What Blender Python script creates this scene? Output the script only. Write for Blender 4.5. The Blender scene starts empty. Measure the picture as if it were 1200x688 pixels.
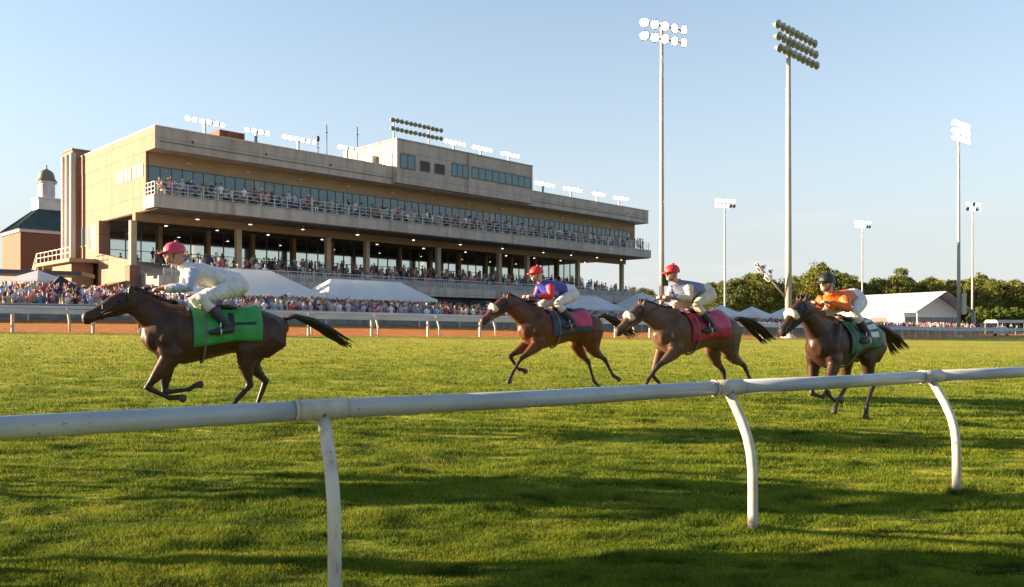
import bpy, bmesh, math, random
import numpy as np
from mathutils import Vector, Matrix
R = random.Random(7)
RN = np.random.default_rng(11)
rad = math.radians
scene = bpy.context.scene
COL = scene.collection

# ------------------------------------------------------------------ materials
MATS = {}
def nodes_of(name):
    m = bpy.data.materials.new(name); m.use_nodes = True
    nt = m.node_tree
    return m, nt, nt.nodes, nt.links, nt.nodes['Principled BSDF']

def mat(name, c1, c2=None, scale=3.0, rough=0.6, metal=0.0, bump=0.0, bscale=None, stretch=(1, 1, 1), ior=1.45, spec=None,
        coat=0.0, detail=4.0, emit=None, estr=0.0, trans=0.0, contrast=(0.35, 0.65), sheen=0.0):
    """procedural paint: two tones mixed by noise, optional bump"""
    if name in MATS: return MATS[name]
    m, nt, N, L, B = nodes_of(name)
    B.inputs['Roughness'].default_value = rough
    B.inputs['Metallic'].default_value = metal
    B.inputs['IOR'].default_value = ior
    if spec is not None: B.inputs['Specular IOR Level'].default_value = spec
    if coat: B.inputs['Coat Weight'].default_value = coat
    if sheen: B.inputs['Sheen Weight'].default_value = sheen
    c2 = c2 or tuple(min(1, c * 0.82) for c in c1)
    tc = N.new('ShaderNodeTexCoord'); mp = N.new('ShaderNodeMapping')
    mp.inputs['Scale'].default_value = stretch
    L.new(tc.outputs['Object'], mp.inputs['Vector'])
    nz = N.new('ShaderNodeTexNoise'); nz.inputs['Scale'].default_value = scale; nz.inputs['Detail'].default_value = detail
    L.new(mp.outputs[0], nz.inputs['Vector'])
    rp = N.new('ShaderNodeValToRGB')
    rp.color_ramp.elements[0].position = contrast[0]; rp.color_ramp.elements[1].position = contrast[1]
    rp.color_ramp.elements[0].color = (*c2, 1); rp.color_ramp.elements[1].color = (*c1, 1)
    L.new(nz.outputs['Fac'], rp.inputs[0]); L.new(rp.outputs[0], B.inputs['Base Color'])
    if bump:
        bz = N.new('ShaderNodeTexNoise'); bz.inputs['Scale'].default_value = bscale or scale * 6; bz.inputs['Detail'].default_value = 3
        L.new(mp.outputs[0], bz.inputs['Vector'])
        bp = N.new('ShaderNodeBump'); bp.inputs['Strength'].default_value = bump; bp.inputs['Distance'].default_value = 0.02
        L.new(bz.outputs['Fac'], bp.inputs['Height']); L.new(bp.outputs[0], B.inputs['Normal'])
    if emit:
        B.inputs['Emission Color'].default_value = (*emit, 1); B.inputs['Emission Strength'].default_value = estr
        m.cycles.emission_sampling = 'NONE'
    if trans:
        tr = N.new('ShaderNodeBsdfTranslucent'); mx = N.new('ShaderNodeMixShader'); mx.inputs[0].default_value = trans
        L.new(rp.outputs[0], tr.inputs['Color']); L.new(B.outputs[0], mx.inputs[1]); L.new(tr.outputs[0], mx.inputs[2])
        L.new(mx.outputs[0], N['Material Output'].inputs['Surface'])
    MATS[name] = m
    return m

def brick_mat(name, ca, cb, cm, bw, bh, mortar, rough=0.8, stain=0.0, bump=0.0):
    """coursed wall: bricks or precast panels, laid along x+y and z of the object"""
    if name in MATS: return MATS[name]
    m, nt, N, L, B = nodes_of(name)
    B.inputs['Roughness'].default_value = rough
    tc = N.new('ShaderNodeTexCoord'); sx = N.new('ShaderNodeSeparateXYZ'); L.new(tc.outputs['Object'], sx.inputs[0])
    ad = N.new('ShaderNodeMath'); L.new(sx.outputs[0], ad.inputs[0]); L.new(sx.outputs[1], ad.inputs[1])
    cx = N.new('ShaderNodeCombineXYZ'); L.new(ad.outputs[0], cx.inputs[0]); L.new(sx.outputs[2], cx.inputs[1])
    br = N.new('ShaderNodeTexBrick'); L.new(cx.outputs[0], br.inputs['Vector'])
    br.inputs['Scale'].default_value = 1.0; br.inputs['Brick Width'].default_value = bw; br.inputs['Row Height'].default_value = bh
    br.inputs['Mortar Size'].default_value = mortar; br.inputs['Mortar Smooth'].default_value = 0.2
    br.inputs['Color1'].default_value = (*ca, 1); br.inputs['Color2'].default_value = (*cb, 1); br.inputs['Mortar'].default_value = (*cm, 1)
    if bw > 1: br.offset = 0.0
    nz = N.new('ShaderNodeTexNoise'); nz.inputs['Scale'].default_value = 1.1; nz.inputs['Detail'].default_value = 6
    mp = N.new('ShaderNodeMapping'); mp.inputs['Scale'].default_value = (1, 1, 0.22); L.new(tc.outputs['Object'], mp.inputs[0]); L.new(mp.outputs[0], nz.inputs[0])
    mr = N.new('ShaderNodeMapRange'); mr.inputs[1].default_value = .3; mr.inputs[2].default_value = .7
    mr.inputs[3].default_value = 1 - stain; mr.inputs[4].default_value = 1.0; L.new(nz.outputs['Fac'], mr.inputs[0])
    mx = N.new('ShaderNodeMix'); mx.data_type = 'RGBA'; mx.blend_type = 'MULTIPLY'; mx.inputs[0].default_value = 1
    L.new(br.outputs['Color'], mx.inputs[6]); L.new(mr.outputs[0], mx.inputs[7]); L.new(mx.outputs[2], B.inputs['Base Color'])
    if bump:
        bp = N.new('ShaderNodeBump'); bp.inputs['Strength'].default_value = bump; bp.inputs['Distance'].default_value = .02; bp.invert = True
        L.new(br.outputs['Fac'], bp.inputs['Height']); L.new(bp.outputs[0], B.inputs['Normal'])
    MATS[name] = m
    return m

def speckle(m, scale, lo, hi, color, stretch=(1, 1, 1), amount=1.0):
    """scuffs, dirt or stains laid over a material's own colour"""
    nt = m.node_tree; N, L = nt.nodes, nt.links; B = N['Principled BSDF']; src = B.inputs['Base Color'].links[0].from_socket
    tc = N.new('ShaderNodeTexCoord'); mp = N.new('ShaderNodeMapping'); mp.inputs['Scale'].default_value = stretch; L.new(tc.outputs['Object'], mp.inputs[0])
    z = N.new('ShaderNodeTexNoise'); z.inputs['Scale'].default_value = scale; z.inputs['Detail'].default_value = 5; L.new(mp.outputs[0], z.inputs['Vector'])
    r = N.new('ShaderNodeMapRange'); r.inputs[1].default_value = lo; r.inputs[2].default_value = hi; r.inputs[4].default_value = amount; L.new(z.outputs['Fac'], r.inputs[0])
    x = N.new('ShaderNodeMix'); x.data_type = 'RGBA'; L.new(r.outputs[0], x.inputs[0]); L.new(src, x.inputs[6]); x.inputs[7].default_value = (*color, 1); L.new(x.outputs[2], B.inputs['Base Color'])

# ------------------------------------------------------------------ mesh builder
class MB:
    def __init__(s): s.v = []; s.f = []; s.m = []; s.sm = []
    def add(s, vs, fs, mi=0, smooth=False):
        o = len(s.v); s.v += [tuple(p) for p in vs]
        for f in fs: s.f.append(tuple(i + o for i in f)); s.m.append(mi); s.sm.append(smooth)
    def box(s, x0, y0, z0, x1, y1, z1, mi=0):
        vs = [(x0,y0,z0),(x1,y0,z0),(x1,y1,z0),(x0,y1,z0),(x0,y0,z1),(x1,y0,z1),(x1,y1,z1),(x0,y1,z1)]
        s.add(vs, [(0,3,2,1),(4,5,6,7),(0,1,5,4),(1,2,6,5),(2,3,7,6),(3,0,4,7)], mi)
    def bar(s, a, b, w, h, mi=0):
        """rectangular bar from a to b"""
        a, b = Vector(a), Vector(b); t = (b - a).normalized()
        u = Vector((0,0,1)) if abs(t.z) < .95 else Vector((1,0,0))
        sd = t.cross(u).normalized() * w / 2; up = sd.cross(t).normalized() * h / 2
        vs = []
        for p in (a, b): vs += [p - sd - up, p + sd - up, p + sd + up, p - sd + up]
        s.add(vs, [(0,1,2,3),(7,6,5,4),(0,4,5,1),(1,5,6,2),(2,6,7,3),(3,7,4,0)], mi)
    def loft(s, st, n=12, mi=0, side=(0,1,0), cap=True, smooth=True):
        """tube through stations (x,y,z,half height,half width); closed with domed ends"""
        P = [Vector(q[:3]) for q in st]; rings = []
        for i, q in enumerate(st):
            t = (P[min(i+1, len(P)-1)] - P[max(i-1, 0)]).normalized()
            sd = Vector(side); 
            if abs(t.dot(sd)) > .93: sd = Vector((1,0,0)) if abs(t.x) < .9 else Vector((0,0,1))
            sd = (sd - t * sd.dot(t)).normalized(); up = t.cross(sd) * -1
            hh, hw = q[3], q[4] if len(q) > 4 else q[3]
            rings.append([P[i] + sd * (hw * math.cos(2*math.pi*k/n)) + up * (hh * math.sin(2*math.pi*k/n)) for k in range(n)])
        vs = [p for r in rings for p in r]; fs = []
        for i in range(len(rings)-1):
            for k in range(n):
                k2 = (k+1) % n; fs.append((i*n+k, i*n+k2, (i+1)*n+k2, (i+1)*n+k))
        if cap:
            t0 = (P[0]-P[1]).normalized() * min(st[0][3], st[0][-1]) * .45; t1 = (P[-1]-P[-2]).normalized() * min(st[-1][3], st[-1][-1]) * .45
            vs += [P[0] + t0, P[-1] + t1]; a = len(vs)-2; m = (len(rings)-1)*n
            for k in range(n): fs.append((a, (k+1) % n, k)); fs.append((a+1, m+k, m+(k+1) % n))
        s.add(vs, fs, mi, smooth)
    def tube(s, pts, r, n=8, mi=0, smooth=True):
        rs = r if isinstance(r, (list, tuple)) else [r]*len(pts)
        P = [Vector(p) for p in pts]; rings = []; prev = None
        for i in range(len(P)):
            t = (P[min(i+1, len(P)-1)] - P[max(i-1, 0)]).normalized()
            if prev is None:
                u = Vector((0,0,1)) if abs(t.z) < .9 else Vector((1,0,0)); sd = t.cross(u).normalized()
            else: sd = (prev - t * prev.dot(t)).normalized()
            prev = sd; up = sd.cross(t)
            rings += [P[i] + (sd*math.cos(2*math.pi*k/n) + up*math.sin(2*math.pi*k/n)) * rs[i] for k in range(n)]
        fs = []
        for i in range(len(P)-1):
            for k in range(n):
                k2 = (k+1) % n; fs.append((i*n+k2, i*n+k, (i+1)*n+k, (i+1)*n+k2))
        fs.append(tuple(range(n))); fs.append(tuple(reversed(range((len(P)-1)*n, len(P)*n))))
        s.add(rings, fs[:-2], mi, smooth); o = len(s.v) - len(rings)
        for f in fs[-2:]: s.f.append(tuple(i+o for i in f)); s.m.append(mi); s.sm.append(False)
    def lathe(s, prof, c=(0,0,0), n=16, mi=0, smooth=True, M=None):
        """profile of (radius, height) about z, placed by matrix M or centre c"""
        vs = []
        for r, z in prof:
            for k in range(n): vs.append(Vector((r*math.cos(2*math.pi*k/n), r*math.sin(2*math.pi*k/n), z)))
        fs = []
        for i in range(len(prof)-1):
            for k in range(n):
                k2 = (k+1) % n; fs.append((i*n+k, i*n+k2, (i+1)*n+k2, (i+1)*n+k))
        M = M if M is not None else Matrix.Translation(c)
        s.add([M @ p for p in vs], fs, mi, smooth)
    def ell(s, c, r, n=14, m=9, mi=0):
        prof = [(max(1e-4, math.sin(math.pi*i/m)), -math.cos(math.pi*i/m)) for i in range(m+1)]
        M = Matrix.Translation(c) @ Matrix.Diagonal((*r, 1)); s.lathe(prof, n=n, mi=mi, M=M)
    def prism(s, poly, a, b, mi=0, axis='x'):
        """polygon extruded from a to b along an axis"""
        n = len(poly); f = (lambda p, q: (q, p[0], p[1])) if axis == 'x' else (lambda p, q: (p[0], q, p[1])) if axis == 'y' else (lambda p, q: (p[0], p[1], q))
        vs = [f(p, a) for p in poly] + [f(p, b) for p in poly]
        fs = [tuple(reversed(range(n))), tuple(range(n, 2*n))] + [(i, (i+1) % n, n+(i+1) % n, n+i) for i in range(n)]
        s.add(vs, fs, mi)
    def mesh(s, name, mats):
        me = bpy.data.meshes.new(name)
        me.from_pydata([tuple(p) for p in s.v], [], s.f)
        for m in (mats if isinstance(mats, (list, tuple)) else [mats]): me.materials.append(m)
        me.polygons.foreach_set('material_index', s.m); me.polygons.foreach_set('use_smooth', s.sm)
        me.update(); return me
    def build(s, name, mats, parent=None, loc=None, rot=0):
        me = s.mesh(name, mats); return link(name, me, parent, loc, rot)

def link(name, me, parent=None, loc=None, rot=0):
    o = bpy.data.objects.new(name, me); COL.objects.link(o)
    if parent: o.parent = parent
    if loc is not None: o.location = loc
    if rot: o.rotation_euler = (0, 0, rot)
    return o
def empty(name, loc=(0,0,0), rot=0): 
    o = link(name, None, None, loc, rot); o.empty_display_size = .3; return o
def tag(o, label=None, cat=None, group=None, kind=None):
    if label: o['label'] = label
    if cat: o['category'] = cat
    if group: o['group'] = group
    if kind: o['kind'] = kind
    return o
def fixn(me):
    bm = bmesh.new(); bm.from_mesh(me); bmesh.ops.recalc_face_normals(bm, faces=bm.faces); bm.to_mesh(me); bm.free()
def copy_tree(o, parent=None):
    c = o.copy(); COL.objects.link(c)
    if parent: c.parent = parent
    for ch in list(o.children): copy_tree(ch, c)
    return c
def bake(mb, voxel, smooth=4, dec=None, name='body'):
    """one continuous skin over the lofts of mb"""
    me = mb.mesh('tmp', []); o = link('tmp', me)
    r = o.modifiers.new('r', 'REMESH'); r.mode = 'VOXEL'; r.voxel_size = voxel
    if smooth:
        q = o.modifiers.new('s', 'SMOOTH'); q.factor = .5; q.iterations = smooth
    if dec:
        d = o.modifiers.new('d', 'DECIMATE'); d.ratio = dec
    dg = bpy.context.evaluated_depsgraph_get(); dg.update()
    out = bpy.data.meshes.new_from_object(o.evaluated_get(dg)); out.name = name
    bpy.data.objects.remove(o); bpy.data.meshes.remove(me)
    return out
def centers(me):
    c = np.empty(len(me.polygons)*3); me.polygons.foreach_get('center', c); return c.reshape(-1, 3)
def classify(me, segs):
    """index into segs [(a,b,radius,mi)] of the nearest bone for every face -> material index"""
    C = centers(me); best = np.full(len(C), 1e9); lab = np.zeros(len(C), int)
    for a, b, r, mi in segs:
        a = np.array(a, float); b = np.array(b, float); d = b - a; t = np.clip(((C-a) @ d) / max(1e-9, d @ d), 0, 1)
        dist = np.linalg.norm(C - a - t[:, None]*d, axis=1) / r
        w = dist < best; best[w] = dist[w]; lab[w] = mi
    return C, lab
def set_mats(me, lab, mats):
    me.materials.clear()
    for m in mats: me.materials.append(m)
    me.polygons.foreach_set('material_index', lab.astype(np.int32)); me.polygons.foreach_set('use_smooth', np.ones(len(lab), bool)); me.update()
def extract(me, mask, off, name):
    """garment: the masked faces of a body pushed outwards"""
    bm = bmesh.new(); bm.from_mesh(me); bm.faces.ensure_lookup_table()
    bmesh.ops.delete(bm, geom=[f for f in bm.faces if not mask[f.index]], context='FACES')
    bm.normal_update()
    for v in bm.verts: v.co += v.normal * off
    out = bpy.data.meshes.new(name); bm.to_mesh(out); bm.free()
    return out

# ------------------------------------------------------------------ places: grandstand frame (u along its front, v into the building)
P0 = Vector((-32.65, 75.0, 0)); UA = math.atan2(.713, .701)
U = Vector((math.cos(UA), math.sin(UA), 0)); V = Vector((-math.sin(UA), math.cos(UA), 0))
def W(u, v, z=0.0): q = P0 + U*u + V*v; return Vector((q.x, q.y, z))
def uv(x, y): q = np.stack([np.asarray(x) - P0.x, np.asarray(y) - P0.y]); return q[0]*U.x + q[1]*U.y, q[0]*V.x + q[1]*V.y
VEu = [-80, -33.3, -19.6, -3.2, 15.3, 34.7, 54.5, 74.3, 126.6, 300]; VEv = [0, -22.4, -30, -37.6, -41.9, -43.9, -44.8, -45.6, -47.5, -53]
ZEu = [-60, -19.6, -3.2, 34.7, 74.3, 126, 300]; ZEz = [1.35, 1.23, .95, .5, .1, -.15, -.6]
VDv = [16, -3, -9.5, -17.2, -21.5, -23.6, -24.8, -25.6, -27.5, -33]
ZDu = [-60, -10, 2, 36, 74, 126, 300]; ZDz = [2.0, 1.85, 1.6, 1.08, .55, .25, -.2]
ZAu = [-60, 0, 20, 40, 74, 100, 300]; ZAz = [3.4, 3.3, 2.9, 2.3, 1.3, .85, .4]
RL0 = Vector((-1.09, 4.60, 0)); RD = Vector((.8526, .5225, 0)); RNV = Vector((-.5225, .8526, 0))
def H(x, y):
    """height of the ground anywhere"""
    x = np.asarray(x, float); y = np.asarray(y, float); u, v = uv(x, y)
    ve = np.interp(u, VEu, VEv); vd = np.interp(u, VEu, VDv); ze = np.interp(u, ZEu, ZEz); zd = np.interp(u, ZDu, ZDz); za = np.interp(u, ZAu, ZAz)
    p = np.maximum(0, (x - RL0.x)*RNV.x + (y - RL0.y)*RNV.y - .3)
    e = np.maximum(0, ve - v)
    zt = ze * p/(p + e + 1e-6)
    f = np.clip((v - ve)/np.maximum(1, vd - ve), 0, 1); zdirt = ze + (zd - ze)*f
    g = np.clip((v - vd)/np.maximum(4, -4 - vd), 0, 1); zap = zd + .1 + (za - zd - .1)*g
    return np.where(v < ve, zt, np.where(v < vd, zdirt, zap))
def h(x, y): return float(H(x, y))
def hw(u, v): q = W(u, v); return h(q.x, q.y)
# ================================================================== SETTING
def ground_mat(name, build):
    m, nt, N, L, B = nodes_of(name); MATS[name] = m; B.inputs['Roughness'].default_value = .9; B.inputs['Specular IOR Level'].default_value = .15
    build(N, L, B); return m
def noise(N, L, vec, scale, detail=4, rough=.55):
    z = N.new('ShaderNodeTexNoise'); z.inputs['Scale'].default_value = scale; z.inputs['Detail'].default_value = detail; z.inputs['Roughness'].default_value = rough
    L.new(vec, z.inputs['Vector']); return z.outputs['Fac']
def ramp(N, L, fac, stops):
    r = N.new('ShaderNodeValToRGB'); cr = r.color_ramp
    while len(cr.elements) < len(stops): cr.elements.new(.5)
    for e, (p, c) in zip(cr.elements, stops): e.position = p; e.color = (*c, 1)
    L.new(fac, r.inputs[0]); return r.outputs[0]
def mixc(N, L, fac, a, b, mode='MIX'):
    x = N.new('ShaderNodeMix'); x.data_type = 'RGBA'; x.blend_type = mode
    if isinstance(fac, (int, float)): x.inputs[0].default_value = fac
    else: L.new(fac, x.inputs[0])
    for i, c in ((6, a), (7, b)):
        if isinstance(c, tuple): x.inputs[i].default_value = (*c, 1)
        else: L.new(c, x.inputs[i])
    return x.outputs[2]
def turf_build(N, L, B):
    tc = N.new('ShaderNodeTexCoord').outputs['Object']
    c = ramp(N, L, noise(N, L, tc, 1.3, 6), [(.25, (.26, .27, .027)), (.5, (.38, .36, .038)), (.75, (.47, .41, .055))])
    c2 = ramp(N, L, noise(N, L, tc, .12, 4), [(.3, (.72, .82, .7)), (.7, (1.1, 1.03, .9))])
    c = mixc(N, L, 1.0, c, c2, 'MULTIPLY')
    c3 = ramp(N, L, noise(N, L, tc, 5.5, 5, .7), [(.36, (.36, .44, .32)), (.50, (1, 1, 1))])
    c = mixc(N, L, 1.0, c, c3, 'MULTIPLY')
    L.new(c, B.inputs['Base Color'])
    bp = N.new('ShaderNodeBump'); bp.inputs['Strength'].default_value = 1; bp.inputs['Distance'].default_value = .09
    L.new(noise(N, L, tc, 2.4, 8, .72), bp.inputs['Height']); L.new(bp.outputs[0], B.inputs['Normal'])
def dirt_build(N, L, B):
    tc = N.new('ShaderNodeTexCoord').outputs['Object']
    c = ramp(N, L, noise(N, L, tc, 1.6, 7, .65), [(.3, (.25, .09, .022)), (.6, (.44, .18, .045)), (.8, (.52, .24, .075))])
    L.new(c, B.inputs['Base Color'])
    bp = N.new('ShaderNodeBump'); bp.inputs['Strength'].default_value = 1; bp.inputs['Distance'].default_value = .12
    L.new(noise(N, L, tc, 5, 6, .7), bp.inputs['Height']); L.new(bp.outputs[0], B.inputs['Normal'])
M_TURF = ground_mat('turf', turf_build); M_DIRT = ground_mat('dirt', dirt_build)
M_APRON = mat('apron_paving', (.30, .27, .23), (.20, .18, .15), 1.2, .9, bump=.2)
M_FIELD = mat('far_field', (.08, .11, .02), (.05, .08, .015), .05, .95)

def strip(name, fa, fb, nb, us, m, zoff=0.0, vv=None):
    mb = MB(); k = nb + 1
    for u in us:
        a, b = fa(u), fb(u)
        for j in range(k):
            q = W(u, a + (b - a)*j/nb); mb.v.append((q.x, q.y, h(q.x, q.y) + zoff))
    n = len(us)
    for i in range(n-1):
        for j in range(nb):
            mb.f.append((i*k+j, (i+1)*k+j, (i+1)*k+j+1, i*k+j+1)); mb.m.append(0); mb.sm.append(True)
    return mb.build(name, m)
VE = lambda u: float(np.interp(u, VEu, VEv)); VD = lambda u: float(np.interp(u, VEu, VDv))
us = list(np.arange(-75, 300, 3.0))
tag(strip('turf_course', lambda u: VE(u) - 130, lambda u: VE(u) + .01, 90, us, M_TURF), kind='structure')
tag(strip('dirt_track', lambda u: VE(u) - .2, lambda u: VD(u) + .3, 12, us, M_DIRT, -.004 + .012), kind='structure')
tag(strip('apron', lambda u: VD(u) + .1, lambda u: 70, 40, us, M_APRON, .02), kind='structure')
g = MB(); n = 72
for r in (1, 60, 300, 1200, 4000): g.v += [(r*math.cos(2*math.pi*k/n), 60 + r*math.sin(2*math.pi*k/n), -1.3) for k in range(n)]
for i in range(4):
    for k in range(n): k2 = (k+1) % n; g.f.append((i*n+k, i*n+k2, (i+1)*n+k2, (i+1)*n+k)[::-1]); g.m.append(0); g.sm.append(False)
g.f = [f[::-1] for f in g.f]
tag(g.build('ground', M_FIELD), kind='structure')

# grass: every blade a small leaf face, thick near the rail and thinning with distance
def vnoise(x, y, sc, seed):
    r = np.random.default_rng(seed); T = r.random((257, 257)); X = x/sc + 1000.3; Y = y/sc + 1000.7
    xi = np.floor(X).astype(int); yi = np.floor(Y).astype(int); fx = X - xi; fy = Y - yi; fx = fx*fx*(3-2*fx); fy = fy*fy*(3-2*fy)
    g = lambda a, b: T[a % 256, b % 256]
    return (g(xi, yi)*(1-fx) + g(xi+1, yi)*fx)*(1-fy) + (g(xi, yi+1)*(1-fx) + g(xi+1, yi+1)*fx)*fy
NB = 1300000
inv = RN.random(NB); d0, d1 = 3.6, 46.0
d = 1/(1/d0 + (1/d1 - 1/d0)*inv)               # denser near, like the eye sees it
x = (RN.random(NB) - .5) * (d*1.5 + 2.5); y = d
nA = vnoise(x*.6, y*1.2, .30, 1); nB = vnoise(x, y, .9, 2); nC = vnoise(x*.7, y*1.3, .11, 4)
nD = vnoise(x*.8, y*1.4, .20, 8)
hgt = (.009 + .036*np.clip(nA*2.4 - .75, 0, 1)*(.35 + .9*nB) + .018*np.clip(nD*2 - .6, 0, 1) + .010*nC) * (.7 + .6*RN.random(NB))
keep = ((nA*.5 + nB*.3 + nD*.3 + nC*.25 + .25*RN.random(NB)) > .40) & (RN.random(NB) < np.clip((46 - d)/24, 0, 1))
x, y, d, hgt = x[keep], y[keep], d[keep], hgt[keep]; NB = len(x)
wd = .0017 + .00040*d
LEAN = lambda t: (.335, .05) if t < 1 else (.32, .09) if t < 4 else (.31, .125)
tx, ty = [], []
for t_ in (-6.4, -3.2, 0.0, 3.2, 5.86, 9.0, 12.0, 15.0):
    f_ = RL0 + RD*(t_+.03) - RNV*LEAN(t_)[0] - RD*LEAN(t_)[1]; k_ = 420; aa_ = RN.random(k_)*6.283; rr_ = .03 + .10*RN.random(k_)**1.5
    tx.append(f_.x + rr_*np.cos(aa_)); ty.append(f_.y + rr_*np.sin(aa_))
tx = np.concatenate(tx); ty = np.concatenate(ty); x = np.concatenate([x, tx]); y = np.concatenate([y, ty]); d = y.copy(); NB = len(x)
hgt = np.concatenate([hgt, .035 + .06*RN.random(len(tx))]); wd = np.concatenate([wd, np.full(len(tx), .0035)])
z = H(x, y); a = RN.random(NB)*2*math.pi; ln = hgt*(.25 + .7*RN.random(NB)); la = RN.random(NB)*2*math.pi
vs = np.empty((NB, 3, 3))
vs[:, 0] = np.stack([x - wd*np.cos(a), y - wd*np.sin(a), z - .004], 1); vs[:, 1] = np.stack([x + wd*np.cos(a), y + wd*np.sin(a), z - .004], 1)
vs[:, 2] = np.stack([x + ln*np.cos(la), y + ln*np.sin(la), z + hgt], 1)
me = bpy.data.meshes.new('turf_grass'); me.vertices.add(NB*3); me.loops.add(NB*3); me.polygons.add(NB)
me.vertices.foreach_set('co', vs.ravel()); me.loops.foreach_set('vertex_index', np.arange(NB*3, dtype=np.int32))
me.polygons.foreach_set('loop_start', np.arange(NB, dtype=np.int32)*3)
me.update(calc_edges=True)
def blade_build(N, L, B):
    tc = N.new('ShaderNodeTexCoord').outputs['Object']
    c = ramp(N, L, noise(N, L, tc, 1.3, 6), [(.25, (.100, .16, .017)), (.5, (.165, .215, .021)), (.78, (.28, .285, .036))])
    c2 = ramp(N, L, noise(N, L, tc, 40, 2), [(.35, (.6, .72, .5)), (.7, (1.2, 1.12, 1.0))])
    c = mixc(N, L, 1.0, c, c2, 'MULTIPLY')
    c3 = ramp(N, L, noise(N, L, tc, .8, 3), [(.62, (0, 0, 0)), (.8, (1, 1, 1))])
    c = mixc(N, L, c3, c, (.36, .31, .08))
    mp2 = N.new('ShaderNodeMapping'); mp2.inputs['Scale'].default_value = (.8, 1.5, 1); L.new(tc, mp2.inputs[0])
    c4 = ramp(N, L, noise(N, L, mp2.outputs[0], 2.6, 5, .62), [(.36, (.20, .32, .25)), (.50, (1, 1, 1))])
    c = mixc(N, L, 1.0, c, c4, 'MULTIPLY')
    L.new(c, B.inputs['Base Color']); B.inputs['Roughness'].default_value = .6
    tr = N.new('ShaderNodeBsdfTranslucent'); L.new(c, tr.inputs[0]); mx = N.new('ShaderNodeMixShader'); mx.inputs[0].default_value = .4
    L.new(B.outputs[0], mx.inputs[1]); L.new(tr.outputs[0], mx.inputs[2]); L.new(mx.outputs[0], N['Material Output'].inputs['Surface'])
me.materials.append(ground_mat('grass_blade', blade_build))
tag(link('turf_grass', me), 'short green turf grass in front of and beyond the white rail', 'grass', kind='stuff')

# ------------------------------------------------------------------ sky, sun, camera
EL = rad(10.5); AZ = Vector((-1.0, .04, 0)).normalized()
world = bpy.data.worlds.new("World"); scene.world = world; world.use_nodes = True
N, L = world.node_tree.nodes, world.node_tree.links
sky = N.new('ShaderNodeTexSky'); sky.sky_type = 'NISHITA'; sky.sun_disc = False
sky.sun_elevation = EL; sky.sun_rotation = math.atan2(AZ.x, AZ.y); sky.air_density = 1.0; sky.dust_density = .35; sky.ozone_density = 1.6
bg = N['Background']; bg.inputs['Strength'].default_value = SKY_STR = .072
tc = N.new('ShaderNodeTexCoord').outputs['Generated']
mp = N.new('ShaderNodeMapping'); mp.inputs['Scale'].default_value = (1.6, 1.6, 13); L.new(tc, mp.inputs[0])
cl = ramp(N, L, noise(N, L, mp.outputs[0], 2.6, 7, .6), [(.52, (0, 0, 0)), (.74, (1, 1, 1))])
sx = N.new('ShaderNodeSeparateXYZ'); L.new(tc, sx.inputs[0])
lo = ramp(N, L, sx.outputs[2], [(.0, (1, 1, 1)), (.10, (.5, .5, .5)), (.22, (0, 0, 0))])
cm = mixc(N, L, 1.0, cl, lo, 'MULTIPLY')
cf = N.new('ShaderNodeMath'); cf.operation = 'MULTIPLY'; cf.inputs[1].default_value = .6; L.new(cm, cf.inputs[0])
hz = ramp(N, L, sx.outputs[2], [(.0, (.95, .95, .95)), (.10, (.82, .82, .82)), (.22, (.5, .5, .5)), (.5, (.1, .1, .1))])
hzd = mixc(N, L, hz, sky.outputs[0], (2.08, 2.16, 2.26))
out = mixc(N, L, cf.outputs[0], hzd, (3.0, 2.85, 2.75))
L.new(out, bg.inputs['Color'])
sun = bpy.data.lights.new('sun', 'SUN'); sun.energy = 5.0; sun.angle = rad(.5); sun.color = (1.0, .73, .47)
so = bpy.data.objects.new('sun', sun); COL.objects.link(so)
S = Vector((AZ.x*math.cos(EL), AZ.y*math.cos(EL), math.sin(EL)))
so.rotation_euler = S.to_track_quat('Z', 'Y').to_euler(); so.location = (-40, 0, 40)
cam = bpy.data.cameras.new('camera'); cam.sensor_width = 36; cam.lens = 28.8; cam.shift_y = 39/1200; cam.clip_end = 6000; cam.clip_start = .05
co = bpy.data.objects.new('camera', cam); COL.objects.link(co); co.location = (0, 0, 1.5); co.rotation_euler = (rad(90), 0, 0); scene.camera = co
scene.view_settings.view_transform = 'Standard'; scene.view_settings.look = 'None'; scene.view_settings.gamma = 1
scene.view_settings.exposure = 2.22
scene.cycles.max_bounces = 5; scene.cycles.transparent_max_bounces = 8; scene.cycles.use_denoising = True
scene.cycles.sample_clamp_indirect = 4

# ------------------------------------------------------------------ white rails
M_RAIL = mat('rail_pipe', (.33, .365, .40), (.25, .28, .315), 2.5, .30, stretch=(1, 1, 1), bump=.02, bscale=30)
speckle(M_RAIL, 38, .66, .72, (.10, .10, .10), (.35, 1, 1), .8); speckle(M_RAIL, 1.6, .5, .75, (.24, .25, .24), (.5, 1, 3), .5)
M_SLEEVE = mat('rail_sleeve', (.40, .395, .36), (.28, .28, .255), 5, .5)
M_POST = mat('rail_post', (.46, .435, .38), (.34, .32, .275), 9, .5, contrast=(.3, .6))
speckle(M_POST, 30, .65, .72, (.16, .13, .09), (1, 1, .4), .8); speckle(M_POST, 4, .52, .7, (.30, .26, .18), (1, 1, .3), .7); speckle(M_SLEEVE, 34, .64, .7, (.12, .11, .09), (1, 1, 1), .8)
M_BOLT = mat('bolt', (.03, .03, .03), None, 5, .5)
fence = empty('running_rail', (0, 0, 0)); tag(fence, 'white tubular running rail on curved posts nearest the camera', 'rail')
ZR = 1.035
def rp(t, dz=0): q = RL0 + RD*t; return Vector((q.x, q.y, ZR + dz))
jo = [-9.6, -6.4, -3.2, 0.0, 3.2, 5.86, 9.0] + [9.0 + 3*k for k in range(1, 14)]
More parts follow.
